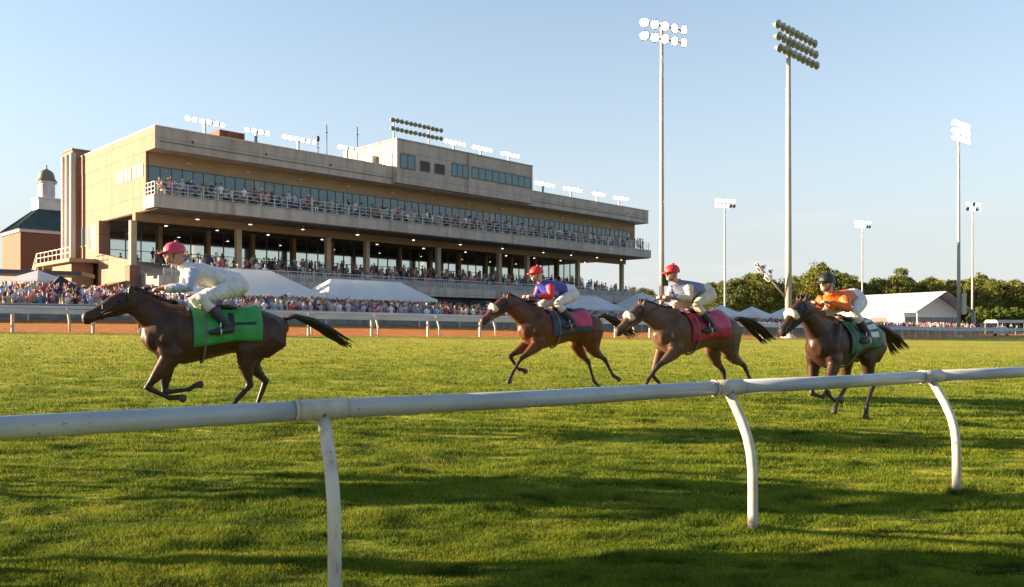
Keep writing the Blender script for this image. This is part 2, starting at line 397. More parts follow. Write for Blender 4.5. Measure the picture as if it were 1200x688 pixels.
for i in range(len(jo)-1):
    mb = MB(); a, b = jo[i] + .13, jo[i+1] - .1; mb.tube([rp(a), rp((a+b)/2, -.006), rp(b)], .056, 24); mb.build('rail', M_RAIL, fence)
for i, t in enumerate(jo):
    mb = MB(); mb.tube([rp(t-.13), rp(t+.16)], .0605, 24); 
    mb.tube([rp(t-.135), rp(t-.118)], .0635, 24)
    sl = mb.build('sleeve', M_SLEEVE, fence)
    bo = MB(); q = rp(t+.02, -.03) - RNV*.053; bo.ell(q, (.007, .007, .007), 8, 5); bo.build('bolt', M_BOLT, sl)
    fa, fb = LEAN(t); top = rp(t+.03); base = top - RNV*fa - RD*fb; base.z = h(base.x, base.y) - .03
    o = lambda f, z: Vector((top.x + (base.x-top.x)*f, top.y + (base.y-top.y)*f, z))
    mb = MB(); P = [o(0, 1.0), o(.28, .90), o(.55, .80), o(.78, .69), o(.92, .58), o(.985, .46), o(1, .33), o(1, .1), o(1, base.z)]
    mb.tube(P, .0365, 18); mb.build('post', M_POST, fence)

M_FRAIL = mat('far_rail_white', (.46, .48, .51), (.38, .40, .43), 1, .5)
M_FPOST = mat('far_post_cream', (.48, .43, .34), (.40, .355, .28), 2, .6)
def edge_pts(fv, u0, u1, step):
    P = []; u = u0; last = None
    for u in np.arange(u0, u1, .25):
        q = W(u, fv(u))
        if last is None or (q - last).length >= step: P.append(q); last = q
    return P
def far_rail(name, label, fv, u0, u1, step, ht, hood, lean, pw, extra=None):
    e = empty(name, W(u0, fv(u0), hw(u0, fv(u0)))); tag(e, label, 'rail'); off = e.location
    P = edge_pts(fv, u0, u1, step); mb = MB(); gd = lambda q: Vector((q.x, q.y, h(q.x, q.y)))
    tops = [gd(q) + Vector((0, 0, ht)) - off for q in P]
    if hood: 
        for a, b in zip(tops, tops[1:]): mb.bar(a, b, .14, hood)
    else: mb.tube(tops, .06, 8)
    mb.build('rail', M_FRAIL, e); pm = MB()
    if lean: pm.tube([(0, 0, ht-.03), (.0, -.14, ht*.72), (0, -.30, ht*.4), (0, -.36, -.1)], pw, 6)
    else: pm.box(-pw, -pw*.6, -.1, pw, pw*.6, ht - hood/2)
    me = pm.mesh('post', M_FPOST)
    for i, q in enumerate(P):
        if i % 1 == 0 and i < 99: link('post', me, e, gd(q) - off, UA)
    return e
far_rail('turf_rail', 'white flat topped rail along the far edge of the turf', lambda u: VE(u) + .5, -34, 170, 3.4, 1.05, .24, False, .07)
far_rail('dirt_rail', 'white pipe rail on leaning posts between the turf and the dirt', lambda u: VE(u) + 2.6, -34, 165, 3.9, 1.25, 0, True, .06)
far_rail('apron_rail', 'white rail between the dirt track and the standing crowd', lambda u: VD(u) - .4, -40, 170, 4.0, 1.0, .22, False, .05)
# solid crowd barrier behind the apron rail
bm_ = empty('crowd_barrier', W(-40, VD(-40), hw(-40, VD(-40)))); tag(bm_, 'low grey mesh barrier in front of the standing crowd', 'barrier')
mb = MB(); P = edge_pts(lambda u: VD(u) + .5, -40, 170, 3.0)
for a, b in zip(P, P[1:]):
    za, zb = h(a.x, a.y), h(b.x, b.y); mb.bar(Vector((a.x, a.y, za+.55)) - bm_.location, Vector((b.x, b.y, zb+.55)) - bm_.location, .06, .95)
mb.build('panel', mat('barrier_grey', (.20, .23, .25), (.12, .14, .15), 2, .7), bm_)
mb = MB()
for a, b in zip(P, P[1:]): mb.bar(Vector((a.x, a.y, h(a.x, a.y)+1.06)) - bm_.location, Vector((b.x, b.y, h(b.x, b.y)+1.06)) - bm_.location, .08, .06)
mb.build('top_rail', M_FRAIL, bm_)
# picket fence in front of the second marquee
pk = empty('picket_fence', W(12, -16.4, hw(12, -16.4))); tag(pk, 'white picket fence in front of the second marquee crowd', 'fence')
mb = MB(); off = pk.location
for k in range(70):
    u = 12 + k*.16; q = W(u, -16.4); z = h(q.x, q.y); mb.box(q.x-off.x-.045, q.y-off.y-.045, z-off.z, q.x-off.x+.045, q.y-off.y+.045, z-off.z+1.25)
mb.build('pickets', M_FRAIL, pk); mb = MB()
for zz in (.35, .95): mb.bar(W(12, -16.3, hw(12,-16.3)+zz) - off, W(23.2, -16.3, hw(23.2,-16.3)+zz) - off, .05, .1)
mb.build('cross_rail', M_FRAIL, pk)
# small gate in the turf rail, behind the second horse
gt = empty('track_gate', W(23.5, VE(23.5)+1.2, hw(23.5, VE(23.5)+1.2))); gt.rotation_euler = (0, 0, UA); tag(gt, 'small yellowish slatted gate in the far turf rail', 'gate')
mb = MB(); 
for k in range(7): mb.box(-1.0+k*.32, -.02, .1, -.94+k*.32, .02, .95)
mb.build('slats', mat('gate_wood', (.40, .33, .16), None, 3, .8), gt); mb = MB(); mb.box(-1.1, -.03, .9, 1.1, .03, 1.0); mb.box(-1.1, -.03, .1, 1.1, .03, .2); mb.build('gate_frame', M_FPOST, gt)
# ================================================================== GRANDSTAND
M_CONC = brick_mat('precast_panel', (.295, .172, .114), (.275, .158, .105), (.16, .095, .065), 5.4, 2.75, .035, .85, .2)
M_FASC = brick_mat('precast_fascia', (.48, .415, .365), (.45, .39, .34), (.28, .24, .205), 5.4, 1.35, .03, .85, .3)
speckle(M_FASC, .7, .56, .72, (.19, .16, .135), (1.6, 1.6, .12), .7); speckle(M_CONC, .5, .58, .74, (.24, .165, .10), (1.6, 1.6, .12), .6)
M_TAN = mat('tan_render', (.37, .265, .17), (.325, .23, .145), .6, .85, bump=.05)
M_COL = mat('column_render', (.40, .32, .23), (.33, .26, .185), .6, .85, bump=.05)
M_BEAM = mat('beam_paint', (.30, .20, .12), (.25, .165, .10), .6, .85)
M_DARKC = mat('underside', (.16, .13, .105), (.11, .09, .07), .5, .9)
M_GLASS = mat('coated_glass', (.03, .10, .125), (.022, .08, .10), .15, .06, ior=1.75)
M_GLASSD = mat('concourse_glass', (.55, .60, .58), (.48, .53, .52), .2, .05, metal=1.0)
M_SGLASS = mat('side_glass', (.20, .25, .27), (.15, .19, .21), .3, .12, ior=2.0)
M_ALU = mat('mullion', (.10, .12, .13), None, 2, .5)
M_ALUL = mat('pale_frame', (.55, .50, .42), None, 2, .5)
M_BRICK = brick_mat('red_brick', (.20, .062, .024), (.16, .048, .019), (.16, .09, .06), .42, .15, .02, .85, .15)
M_BROWN = brick_mat('brown_brick', (.20, .10, .06), (.17, .085, .05), (.16, .11, .08), .42, .15, .02, .85, .15)
M_RAILM = mat('railing_paint', (.62, .60, .56), (.5, .48, .45), 2, .5)
M_STEEL = mat('galvanised', (.38, .365, .335), (.30, .29, .27), 1.5, .5, stretch=(1, 1, .2))
M_LIT = mat('lamp_lit', (1, 1, 1), (1, 1, 1), 1, .5, emit=(1.0, .96, .88), estr=14)
M_LITW = mat('lamp_warm', (1, .9, .7), (1, .9, .7), 1, .5, emit=(1.0, .85, .6), estr=3)
M_LENS = mat('lamp_lens', (.10, .11, .10), (.05, .06, .055), 3, .15, ior=1.9)
M_HOUS = mat('lamp_housing', (.35, .35, .35), (.25, .25, .25), 3, .4, metal=.4)
M_BLACK = mat('dark_paint', (.03, .032, .035), None, 3, .5)
gs = empty('grandstand', P0, UA); tag(gs, 'long tan concrete grandstand with glazed balcony storey and open concourse below', 'grandstand')
def G(name, mats, fn, parent=None, label=None):
    mb = MB(); fn(mb); o = mb.build(name, mats, parent or gs)
    if label: o['label'] = label
    return o
LG = 77.5
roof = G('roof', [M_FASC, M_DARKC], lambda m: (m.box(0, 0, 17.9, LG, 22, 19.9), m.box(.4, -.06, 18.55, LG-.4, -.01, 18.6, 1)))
G('side_cladding', M_CONC, lambda m: m.box(-.02, .02, 17.9, -.001, 20.2, 19.88), roof)
G('coping', M_ALUL, lambda m: (m.box(-.06, -.06, 19.9, 26.9, .4, 20.0),), roof)
G('coping', M_ALUL, lambda m: m.box(49.8, -.06, 19.9, LG+.05, .4, 20.0), roof)
G('coping', M_ALUL, lambda m: m.box(-.06, .4, 19.9, .3, 19.75, 20.0), roof)
G('upper_wall', [M_CONC, M_TAN], lambda m: (m.box(.002, 2.2, 12.4, LG-.6, 22, 17.9), m.box(.3, 2.16, 16.62, LG-1, 2.2, 17.88, 1)))
G('balcony', M_FASC, lambda m: m.box(-.25, -.3, 12.45, LG+.3, 2.16, 13.65))
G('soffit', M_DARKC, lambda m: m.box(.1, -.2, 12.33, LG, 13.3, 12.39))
# balcony glazing: one window per bay of five panes
for b in range(14):
    u0 = .25 + b*5.4; u1 = min(u0 + 5.3, LG - 1)
    if u1 - u0 < 1: continue
    def fr(m, u0=u0, u1=u1):
        n = 5; 
        for k in range(n+1): uu = u0 + (u1-u0)*k/n; m.box(uu-.03, 2.07, 13.66, uu+.03, 2.19, 16.6)
        m.box(u0, 2.06, 16.55, u1, 2.195, 16.62); m.box(u0+.03, 2.08, 14.6, u1-.03, 2.12, 14.64)
    w = G('window', M_ALU, fr); G('pane', M_GLASS, lambda m: m.box(u0+.03, 2.13, 13.66, u1-.03, 2.16, 16.56), w)
    if b: G('pilaster', M_ALUL, lambda m, u=u0: m.box(u-.085, 2.0, 13.66, u-.0301, 2.19, 16.6))
# balcony railing
def railing(m):
    y = -.12
    for k in range(53): u = k*1.49; m.box(u-.03, y-.03, 13.65, u+.03, y+.03, 14.85)
    for z in (14.82, 14.45, 14.1, 13.78): m.box(-.05, y-.025, z-.02, LG+.2, y+.025, z+.02)
    for k in range(52):
        a = k*1.49 + .05; m.bar((a, y, 13.82), (a+1.39, y, 14.78), .02, .02); m.bar((a, y-.02, 14.78), (a+1.39, y-.02, 13.82), .02, .02)
    for k in range(4): m.box(-.1-.02, -.1+k*.75, 13.65, -.06, -.05+k*.75, 14.85)
    for z in (14.82, 14.4, 14.0): m.box(-.12, -.1, z-.02, -.06, 2.18, z+.02)
G('railing', M_RAILM, railing)
# side wall windows
for (va, vb, za, zb, n) in ((2.8, 5.2, 15.6, 16.85, 3), (5.75, 9.6, 15.6, 16.85, 4)):
    w = G('window', M_ALU, lambda m: [m.box(-.05, va+(vb-va)*k/n-.04, za, .0, va+(vb-va)*k/n+.04, zb) for k in range(n+1)] + [m.box(-.05, va, zb-.06, 0, vb, zb+.02)])
    G('pane', M_SGLASS, lambda m: m.box(-.025, va, za, -.004, vb, zb), w)
# lower storey: glazed concourse wall set back under the balcony
G('lower_wall', M_CONC, lambda m: (m.box(.004, 13.4, 2, LG-1.5, 22, 12.4), m.box(-.45, 13.1, 8, .6, 13.9, 12.4)))
for (va, vb, za) in ((19.2, 20.6, 10.2), (17.7, 19.1, 10.2), (15.9, 17.3, 9.6), (14.6, 15.8, 9.6)):
    w = G('window', M_ALUL, lambda m: (m.box(-.06, va-.06, za-.06, .003, vb+.06, za), m.box(-.06, va-.06, za, .003, va, 12.2), m.box(-.06, vb, za, .003, vb+.06, 12.2)))
    G('pane', M_SGLASS, lambda m: m.box(-.03, va, za, -.004, vb, 12.2), w)
for b in range(14):
    u0 = .7 + b*5.4; u1 = min(u0 + 4.75, LG-2)
    def fr(m):
        n = 3
        for k in range(n+1): uu = u0 + (u1-u0)*k/n; m.box(uu-.035, 13.25, 8.3, uu+.04, 13.39, 12.3)
        m.box(u0, 13.24, 12.2, u1, 13.385, 12.3); m.box(u0+.04, 13.27, 9.5, u1-.04, 13.33, 9.56)
    w = G('window', M_ALU, fr); G('pane', M_GLASSD, lambda m: m.box(u0+.04, 13.34, 8.3, u1-.04, 13.37, 12.2), w)
    if b: G('pilaster', M_TAN, lambda m: m.box(u0-.5, 12.9, 8.0, u0-.12, 13.36, 12.32))
G('beam', M_BEAM, lambda m: m.box(-.4, 3.65, 11.55, LG-1, 4.35, 12.325))
for u in (-.5, 10.1, 20.9, 26.2, 37.2, 48.1, 53.7, 64.8, 75.8):
    c = G('column', M_COL, lambda m: m.box(u-.27, 3.72, 7.3, u+.27, 4.28, 11.55))
    G('column_base', M_BROWN, lambda m: m.box(u-.5, 3.45, 1.0, u+.5, 4.55, 7.3), c)
# stepped seating deck with parapet
def deck(m):
    n = 9; p = [(-1, 5.2), (-1, 5.9)]
    for k in range(n): p += [(-1 + 14.3*k/n + .01, 5.9 + 2.4*k/(n-1)), (-1 + 14.3*(k+1)/n, 5.9 + 2.4*k/(n-1))]
    p += [(13.3, 5.2)]; m.prism(p, .05, 74)
G('seating_deck', mat('deck_concrete', (.34, .31, .27), (.25, .225, .2), .8, .9), deck)
G('deck_parapet', M_FASC, lambda m: m.box(-.2, -1.25, 5.1, 74.3, -1.0, 6.15))
def deckrail(m):
    for k in range(50): u = 1 + k*1.49; m.box(u-.025, -1.14, 6.15, u+.025, -1.09, 7.15)
    m.box(.2, -1.15, 7.12, 74, -1.08, 7.18); m.box(.2, -1.14, 6.6, 74, -1.1, 6.63)
    for k in range(200): u = 1 + k*.3725; m.box(u-.01, -1.125, 6.15, u+.01, -1.105, 7.13)
G('deck_railing', M_RAILM, deckrail)
G('deck_screen', mat('screen_grey', (.30, .30, .29), (.2, .2, .2), 1, .6), lambda m: m.box(.3, -1.07, 6.16, 73.9, -1.05, 6.9))
G('deck_side_wall', M_CONC, lambda m: m.prism([(4.6, 1.5), (4.6, 7.9), (6.0, 8.0), (13.05, 9.0), (13.05, 1.5)], -.5, .04))
G('ground_floor_wall', M_BROWN, lambda m: m.box(1, 2, 1, 74, 12.8, 5.19))
for b in range(13):
    u0 = 3 + b*5.4
    w = G('window', M_ALU, lambda m: [m.box(u0+k*1.3-.05, 1.9, 2.6, u0+k*1.3+.05, 1.995, 4.9) for k in range(4)] + [m.box(u0, 1.9, 4.85, u0+3.9, 1.99, 4.95)])
    G('pane', M_GLASS, lambda m: m.box(u0+.05, 1.94, 2.6, u0+3.85, 1.97, 4.85), w)
# stair tower, downpipes, outside landing and stair flight at the end wall
G('stair_tower', M_CONC, lambda m: (m.box(-.7, 20.3, 2, 1.6, 23.4, 20.7), m.box(-.78, 20.2, 20.7, 1.7, 23.5, 20.85)))
for y, r in ((19.75, .3), (21.2, .3), (22.6, .26)):
    G('downpipe', M_ALUL, lambda m: m.tube([(-.85, y, 2), (-.85, y, 11), (-.85, y, 20.2)], r, 14))
def stairs(m):
    m.box(-3.2, 13.2, 8.05, -.01, 24, 8.4)
    n = 16
    for k in range(n): m.box(-3.1, 24 + k*.32, 8.2 - k*.33, -1.4, 24 + (k+1)*.32 + .02, 8.4 - k*.33)
    m.bar((-3.15, 24, 8.2), (-3.15, 29.2, 2.9), .12, .45); m.bar((-1.35, 24, 8.2), (-1.35, 29.2, 2.9), .12, .45)
st = G('outside_stair', M_TAN, stairs)
def strail(m):
    for k in range(9): y = 13.3 + k*1.33; m.box(-3.18, y-.03, 8.4, -3.12, y+.03, 9.5)
    for z in (9.47, 8.95): m.box(-3.18, 13.2, z-.03, -3.12, 24, z+.03)
    for z in (1.0, .5): m.bar((-3.15, 24, 8.5+z), (-3.15, 29.2, 3.2+z), .06, .06)
    for k in range(6): m.box(-3.18, 24+k*1.0-.03, 8.5-k*1.02, -3.12, 24+k*1.0+.03, 9.5-k*1.02)
G('handrail', M_ALUL, strail, st)
G('support_wall', M_CONC, lambda m: (m.box(-2.6, 14.5, 2, -.5, 19.0, 8.04), m.prism([(19.0, 4.5), (19.0, 8.04), (20.6, 8.04)], -2.6, -.6)), st)
for y in (22.0, 23.8): G('support_post', M_TAN, lambda m: m.tube([(-3.0, y, 2), (-3.0, y, 8.05)], .12, 8), st)
G('entrance_canopy', M_BROWN, lambda m: (m.prism([(-3.0, 4.9), (-3.0, 5.1), (-.51, 5.9), (-.51, 4.9)], 6.0, 9.5, axis='y'),))
# press box on the roof
pb = G('press_box', M_FASC, lambda m: (m.box(27, -.8, 18.02, 49.7, 10, 23.0), m.box(26.93, -.87, 23.0, 49.77, 10.05, 23.12)))
def pwin(ua, ub, za, zb, n, mg):
    w = G('window', M_ALU, lambda m: [m.box(ua+(ub-ua)*k/n-.04, -.87, za, ua+(ub-ua)*k/n+.04, -.8, zb) for k in range(n+1)] + [m.box(ua-.04, -.88, zb-.04, ub+.04, -.801, zb+.06), m.box(ua-.04, -.88, za-.06, ub+.04, -.801, za+.04)], pb)
    G('pane', mg, lambda m: m.box(ua, -.83, za, ub, -.804, zb), w)
pwin(27.5, 29.6, 19.8, 21.4, 2, M_GLASS); pwin(30.4, 31.8, 19.85, 20.95, 1, M_BLACK); pwin(32.6, 34.1, 19.85, 20.95, 1, M_BLACK)
pwin(35.3, 38.0, 19.9, 21.4, 3, M_GLASS); pwin(38.6, 49.3, 20.05, 21.4, 9, M_GLASS)
w = G('window', M_ALU, lambda m: (m.box(26.93, .1, 20.0, 27.0, .2, 21.5), m.box(26.93, 1.9, 20.0, 27.0, 2.0, 21.5), m.box(26.93, .2, 21.4, 27, 1.9, 21.5)), pb)
G('pane', M_SGLASS, lambda m: m.box(26.96, .2, 20.0, 26.99, 1.9, 21.4), w)
G('duct', M_ALUL, lambda m: m.box(26.4, 3.2, 20.6, 26.98, 4.4, 21.6), pb)
# roof equipment
G('chimney', M_BRICK, lambda m: (m.box(7.2, 2.2, 19.9, 9.9, 5.0, 21.2), m.box(7.9, 1.9, 19.9, 9.2, 2.19, 21.1)), roof)
for u, v, z0, z1 in ((19.0, 3, 20, 22.2), (22.7, 7, 20, 25.2), (26.3, 6, 20, 25.4)):
    G('antenna', M_BLACK, lambda m: (m.tube([(u, v, z0), (u, v, z1)], .05, 6), m.tube([(u-.2, v, z1-.9), (u+.2, v, z1-.9)], .04, 6)), roof)
G('satellite_dish', M_BLACK, lambda m: m.ell((19.0, 3, 22.3), (.2, .2, .35), 10, 6), roof)
# lamps hung under the balcony
for k, u in enumerate((4.5, 10, 16, 23, 31, 38.5, 46, 54, 60, 66, 72)):
    for v in (1.2, 8.5):
        l = G('ceiling_lamp', [M_HOUS, M_LITW], lambda m: (m.lathe([(.05, 12.35), (.06, 12.0), (.20, 11.85)], (u, v, 0), 10, 0), m.lathe([(.0, 11.86), (.17, 11.86)], (u, v, 0), 10, 1)))
for k in range(12):
    u = 4 + k*6.1
    G('wall_lamp', M_ALUL, lambda m: m.ell((u, 2.05, 17.3), (.28, .2, .14), 10, 6))
for k in range(10):
    u = 3.5 + k*7.6
    if not 26 < u < 50: G('roof_drain', M_BLACK, lambda m: m.tube([(u, -.03, 18.95), (u, .05, 18.95)], .13, 10))

# ------------------------------------------------------------------ floodlights
def lamp_mb(m, c, d, r, mi_h=0, mi_l=1):
    """bell shaped floodlight at c looking along d"""
    M = Matrix.Translation(c) @ Vector(d).to_track_quat('Z', 'Y').to_matrix().to_4x4()
    m.lathe([(.02, -r*1.5), (r*.35, -r*1.45), (r*.5, -r*.8), (r*.9, -r*.25), (r*1.03, 0), (r*1.03, r*.06), (r*.8, r*.03)], n=14, mi=mi_h, M=M)
    m.lathe([(r*.80, r*.04), (r*.5, r*.09), (.001, r*.12)], n=14, mi=mi_l, M=M)
def bank(root, org, du, dup, rows, cols, sp, rsp, d, r, lit):
    """rows of lamps on crossbars; org = centre of lowest bar in the root's space"""
    org, du, dup = Vector(org), Vector(du).normalized(), Vector(dup)
    for j in range(rows):
        mb = MB(); c = org + dup*rsp*j; w = sp*(cols-1)/2 + .2; mb.bar(c - du*w, c + du*w, .12, .12); cb = mb.build('crossbar', M_STEEL, root)
        for k in range(cols):
            q = c + du*(k - (cols-1)/2)*sp; dd = Vector(d).normalized(); dd = (dd + Vector((.9*(k/(cols-1) - .4) if cols < 8 else R.uniform(-.05, .05), 0, R.uniform(-.06, .06)))).normalized(); mb = MB(); lamp_mb(mb, q + dd*.45, dd, r)
            mb.tube([q, q + dd*.2], .05, 6); mb.build('lamp', [M_HOUS, lit(j, k) if callable(lit) else lit], root)
def pole(name, px, dep, ht, rb, label, **kw):
    X = (px-600)/960*dep; z0 = h(X, dep) - .2; e = empty(name, (X, dep, z0)); tag(e, label, 'light pole', 'floodlight poles round the track')
    mb = MB(); mb.tube([(0, 0, 0), (0, 0, ht*.33), (0, 0, ht*.66), (0, 0, ht)], [rb, rb*.88, rb*.74, rb*.6], 14); mb.build('pole', M_STEEL, e)
    mb = MB(); mb.lathe([(rb*2.2, -.2), (rb*2.2, .35), (rb*1.4, .38), (rb*1.4, .55), (rb*.9, .56)], n=14); mb.build('footing', mat('footing', (.6, .56, .48), None, 3, .9), e)
    return e
FN = (.35, -.85, -.30)
e = pole('floodlight_pole', 775.5, 73, 28.0, .24, 'tall pole with a lit double row floodlight bank left of the unlit one')
bank(e, (.05, 0, 26.5), (.9, .45, 0), (0, 0, 1), 2, 5, .98, 1.15, (.25, -.9, -.28), .42, M_LIT)
mb = MB(); mb.box(-.05, -.45, 4.5, .5, -.2, 5.6); mb.build('control_box', M_BLACK, e)
e = pole('floodlight_pole', 924, 72, 26.9, .30, 'thick pole with unlit three row floodlight bank and slanting speaker arm')
bank(e, (.9, .9, 25.2), (.71, .70, 0), (-.09, 0, 1), 3, 9, .86, 1.0, (.50, -.82, -.28), .37, M_LENS)
mb = MB(); mb.tube([(-.2, 0, 3.7), (-2.9, -.3, 6.8)], .08, 8); arm = mb.build('arm', M_STEEL, e)
for (x, z, r) in ((-2.75, 6.2, .30), (-2.0, 5.4, .34), (-2.35, 6.4, .2), (-1.75, 6.0, .2), (-3.0, 6.55, .2)):
    mb = MB(); lamp_mb(mb, (x, -.45, z), (-.75, -.2, -.55), r); mb.bar((x, -.3, z), (x+.25, -.2, z+.12), .05, .05); mb.build('speaker', [M_RAILM, M_LENS], arm)
e = pole('floodlight_pole', 1123.5, 108, 27.6, .24, 'lit floodlight pole beside the clearspan tent with a narrow box on it')
bank(e, (.1, 0, 26.3), (.75, .66, 0), (0, 0, 1), 3, 6, .78, .95, (.15, -.9, -.3), .40, M_LIT)
mb = MB(); mb.box(.25, -.5, 3.2, .75, -.15, 6.0); mb.build('cabinet', M_FPOST, e)
mb = MB(); mb.box(-.75, -.4, 0, -.35, 0, 1.1); mb.build('meter_box', M_FPOST, e)
for (px, dep, ht, lab, lf, cols) in ((849.5, 185, 29.6, 'slim lit floodlight pole rising in front of the left group of trees', (-.05, -.95, -.3), 6),
                           (1010.5, 222, 29.6, 'slim lit floodlight pole rising behind the long clearspan tent roof', (-.1, -.95, -.3), 6),
                           (1139.5, 186, 29.4, 'slim floodlight pole standing close behind the lit pole with the narrow box', (.25, -.9, -.3), 5)):
    e = pole('floodlight_pole', px, dep, ht, .26, lab)
    bank(e, (0, 0, ht-1.3), (.93, .35, 0), (0, 0, 1), 2, cols, .85, 1.1, lf, .42, (lambda j, k: M_LIT if (k + j) % 3 else M_LENS) if px > 1100 else (lambda j, k: M_LIT if (k < 4 or j) else M_LENS))
nm = ['first', 'second', 'third', 'fourth', 'fifth', 'sixth', 'seventh', 'eighth', 'ninth', 'tenth']
rl = [(5.0, 6, 20.0, 'lit lamp bank on the roof left of the brick chimney'), (10.4, 4, 20.0, 'lit lamp bank on the roof just right of the brick chimney'), (15.2, 6, 20.0, 'lit lamp bank on the roof between chimney and satellite dish'),
      (21.3, 4, 20.0, 'lit lamp bank on the roof between the two antennas and the dish'), (37.0, 5, 23.1, 'lit lamp bank on the press box beside the unlit bank'), (41.6, 5, 23.1, 'lit lamp bank near the middle of the press box roof'),
      (46.7, 5, 23.1, 'lit lamp bank at the far end of the press box roof'), (53.5, 6, 20.0, 'lit lamp bank on the low roof right beside the press box'), (59.5, 6, 20.0, 'second lit lamp bank on the low roof beyond the press box'),
      (65.5, 4, 20.0, 'third lit lamp bank on the low roof beyond the press box'), (70.9, 5, 20.0, 'last lit lamp bank on the far end of the low roof')]
for u, n, z, lab in rl:
    e = empty('rooftop_floodlight', W(u, .8, z), UA); tag(e, lab, 'floodlight', 'lit lamp banks along the grandstand roof')
    mb = MB(); mb.box(-.12, -.1, 0, -.04, .1, 1.25); mb.box(.04, -.1, 0, .12, .1, 1.25); mb.build('mast', M_STEEL, e)
    bank(e, (0, -.05, 1.3), (1, 0, 0), (0, 0, 1), 1, n, .62, 1, (-.35, -.9, -.22), .27, M_LIT)
e = empty('rooftop_floodlight', W(30.9, .6, 23.1), UA); tag(e, 'long unlit double row lamp bank on the press box corner', 'floodlight')
for x in (-3.3, 2.0):
    mb = MB(); mb.box(x-.06, -.06, 0, x+.06, .06, 2.4); mb.build('mast', M_BLACK, e)
bank(e, (0, -.05, 1.35), (1, 0, 0), (0, 0, 1), 2, 12, .66, 1.0, (-.3, -.9, -.2), .27, M_LENS)
# ================================================================== OTHER BUILDINGS, TENTS
bt = empty('cupola_building', W(0, 0), UA); bt.location = (-78.06, 137.4, 2.5); tag(bt, 'square red brick building with green hipped roof and white cupola', 'building')
s = 5.25
mb = MB(); mb.box(-s, -s, 0, s, s, 14.1); mb.build('wall', M_BRICK, bt)
mb = MB(); mb.box(-s-.25, -s-.25, 14.1, s+.25, s+.25, 14.6); mb.build('cornice', mat('white_trim', (.5, .48, .45), None, 2, .6), bt)
mb = MB(); e_ = s + .45; mb.add([(-e_, -e_, 14.6), (e_, -e_, 14.6), (e_, e_, 14.6), (-e_, e_, 14.6), (-1.6, -1.6, 18.5), (1.6, -1.6, 18.5), (1.6, 1.6, 18.5), (-1.6, 1.6, 18.5)],
    [(0,1,5,4), (1,2,6,5), (2,3,7,6), (3,0,4,7), (4,5,6,7), (3,2,1,0)])
for k in range(16):
    f = -1 + 2*k/15
    for sg, ax in ((-1, 0), (-1, 1)):
        a = Vector((f*e_, -e_, 14.62)); b = Vector((f*1.6, -1.6, 18.52))
        if ax: a = Vector((-e_, f*e_, 14.62)); b = Vector((-1.6, f*1.6, 18.52))
        mb.bar(a, b, .06, .1)
rf = mb.build('roof', mat('green_metal', (.04, .07, .06), (.028, .052, .046), 1, .45), bt)
M_WT = mat('cupola_white', (.52, .51, .50), (.44, .43, .42), 1, .6)
cu = MB(); cu.box(-1.7, -1.7, 17.6, 1.7, 1.7, 20.2); cu.box(-1.85, -1.85, 20.2, 1.85, 1.85, 20.45)
cu.lathe([(1.28, 20.4), (1.28, 23.0), (1.55, 23.05), (1.55, 23.3)], n=8, smooth=False)
c = cu.build('cupola', M_WT, bt)
for k in range(8):
    a = math.pi/8 + k*math.pi/4; mb = MB(); d = Vector((math.cos(a), math.sin(a), 0)); t = Vector((-d.y, d.x, 0)); q = d*1.2
    for j in range(9): zz = 20.9 + j*.21; mb.bar(q - t*.28 + Vector((0,0,zz)), q + t*.28 + Vector((0,0,zz)), .06, .12)
    mb.build('louvre', mat('louvre_grey', (.45, .44, .43), None, 2, .7), c)
mb = MB(); mb.lathe([(1.6, 23.3), (1.5, 23.5), (1.25, 23.9), (1.15, 24.5), (.9, 25.0), (.45, 25.3), (.12, 25.45), (.08, 25.9), (.14, 26.0), (.0, 26.2)], n=16)
mb.build('dome', mat('copper_green', (.15, .16, .11), (.10, .12, .08), 1.5, .6), c)
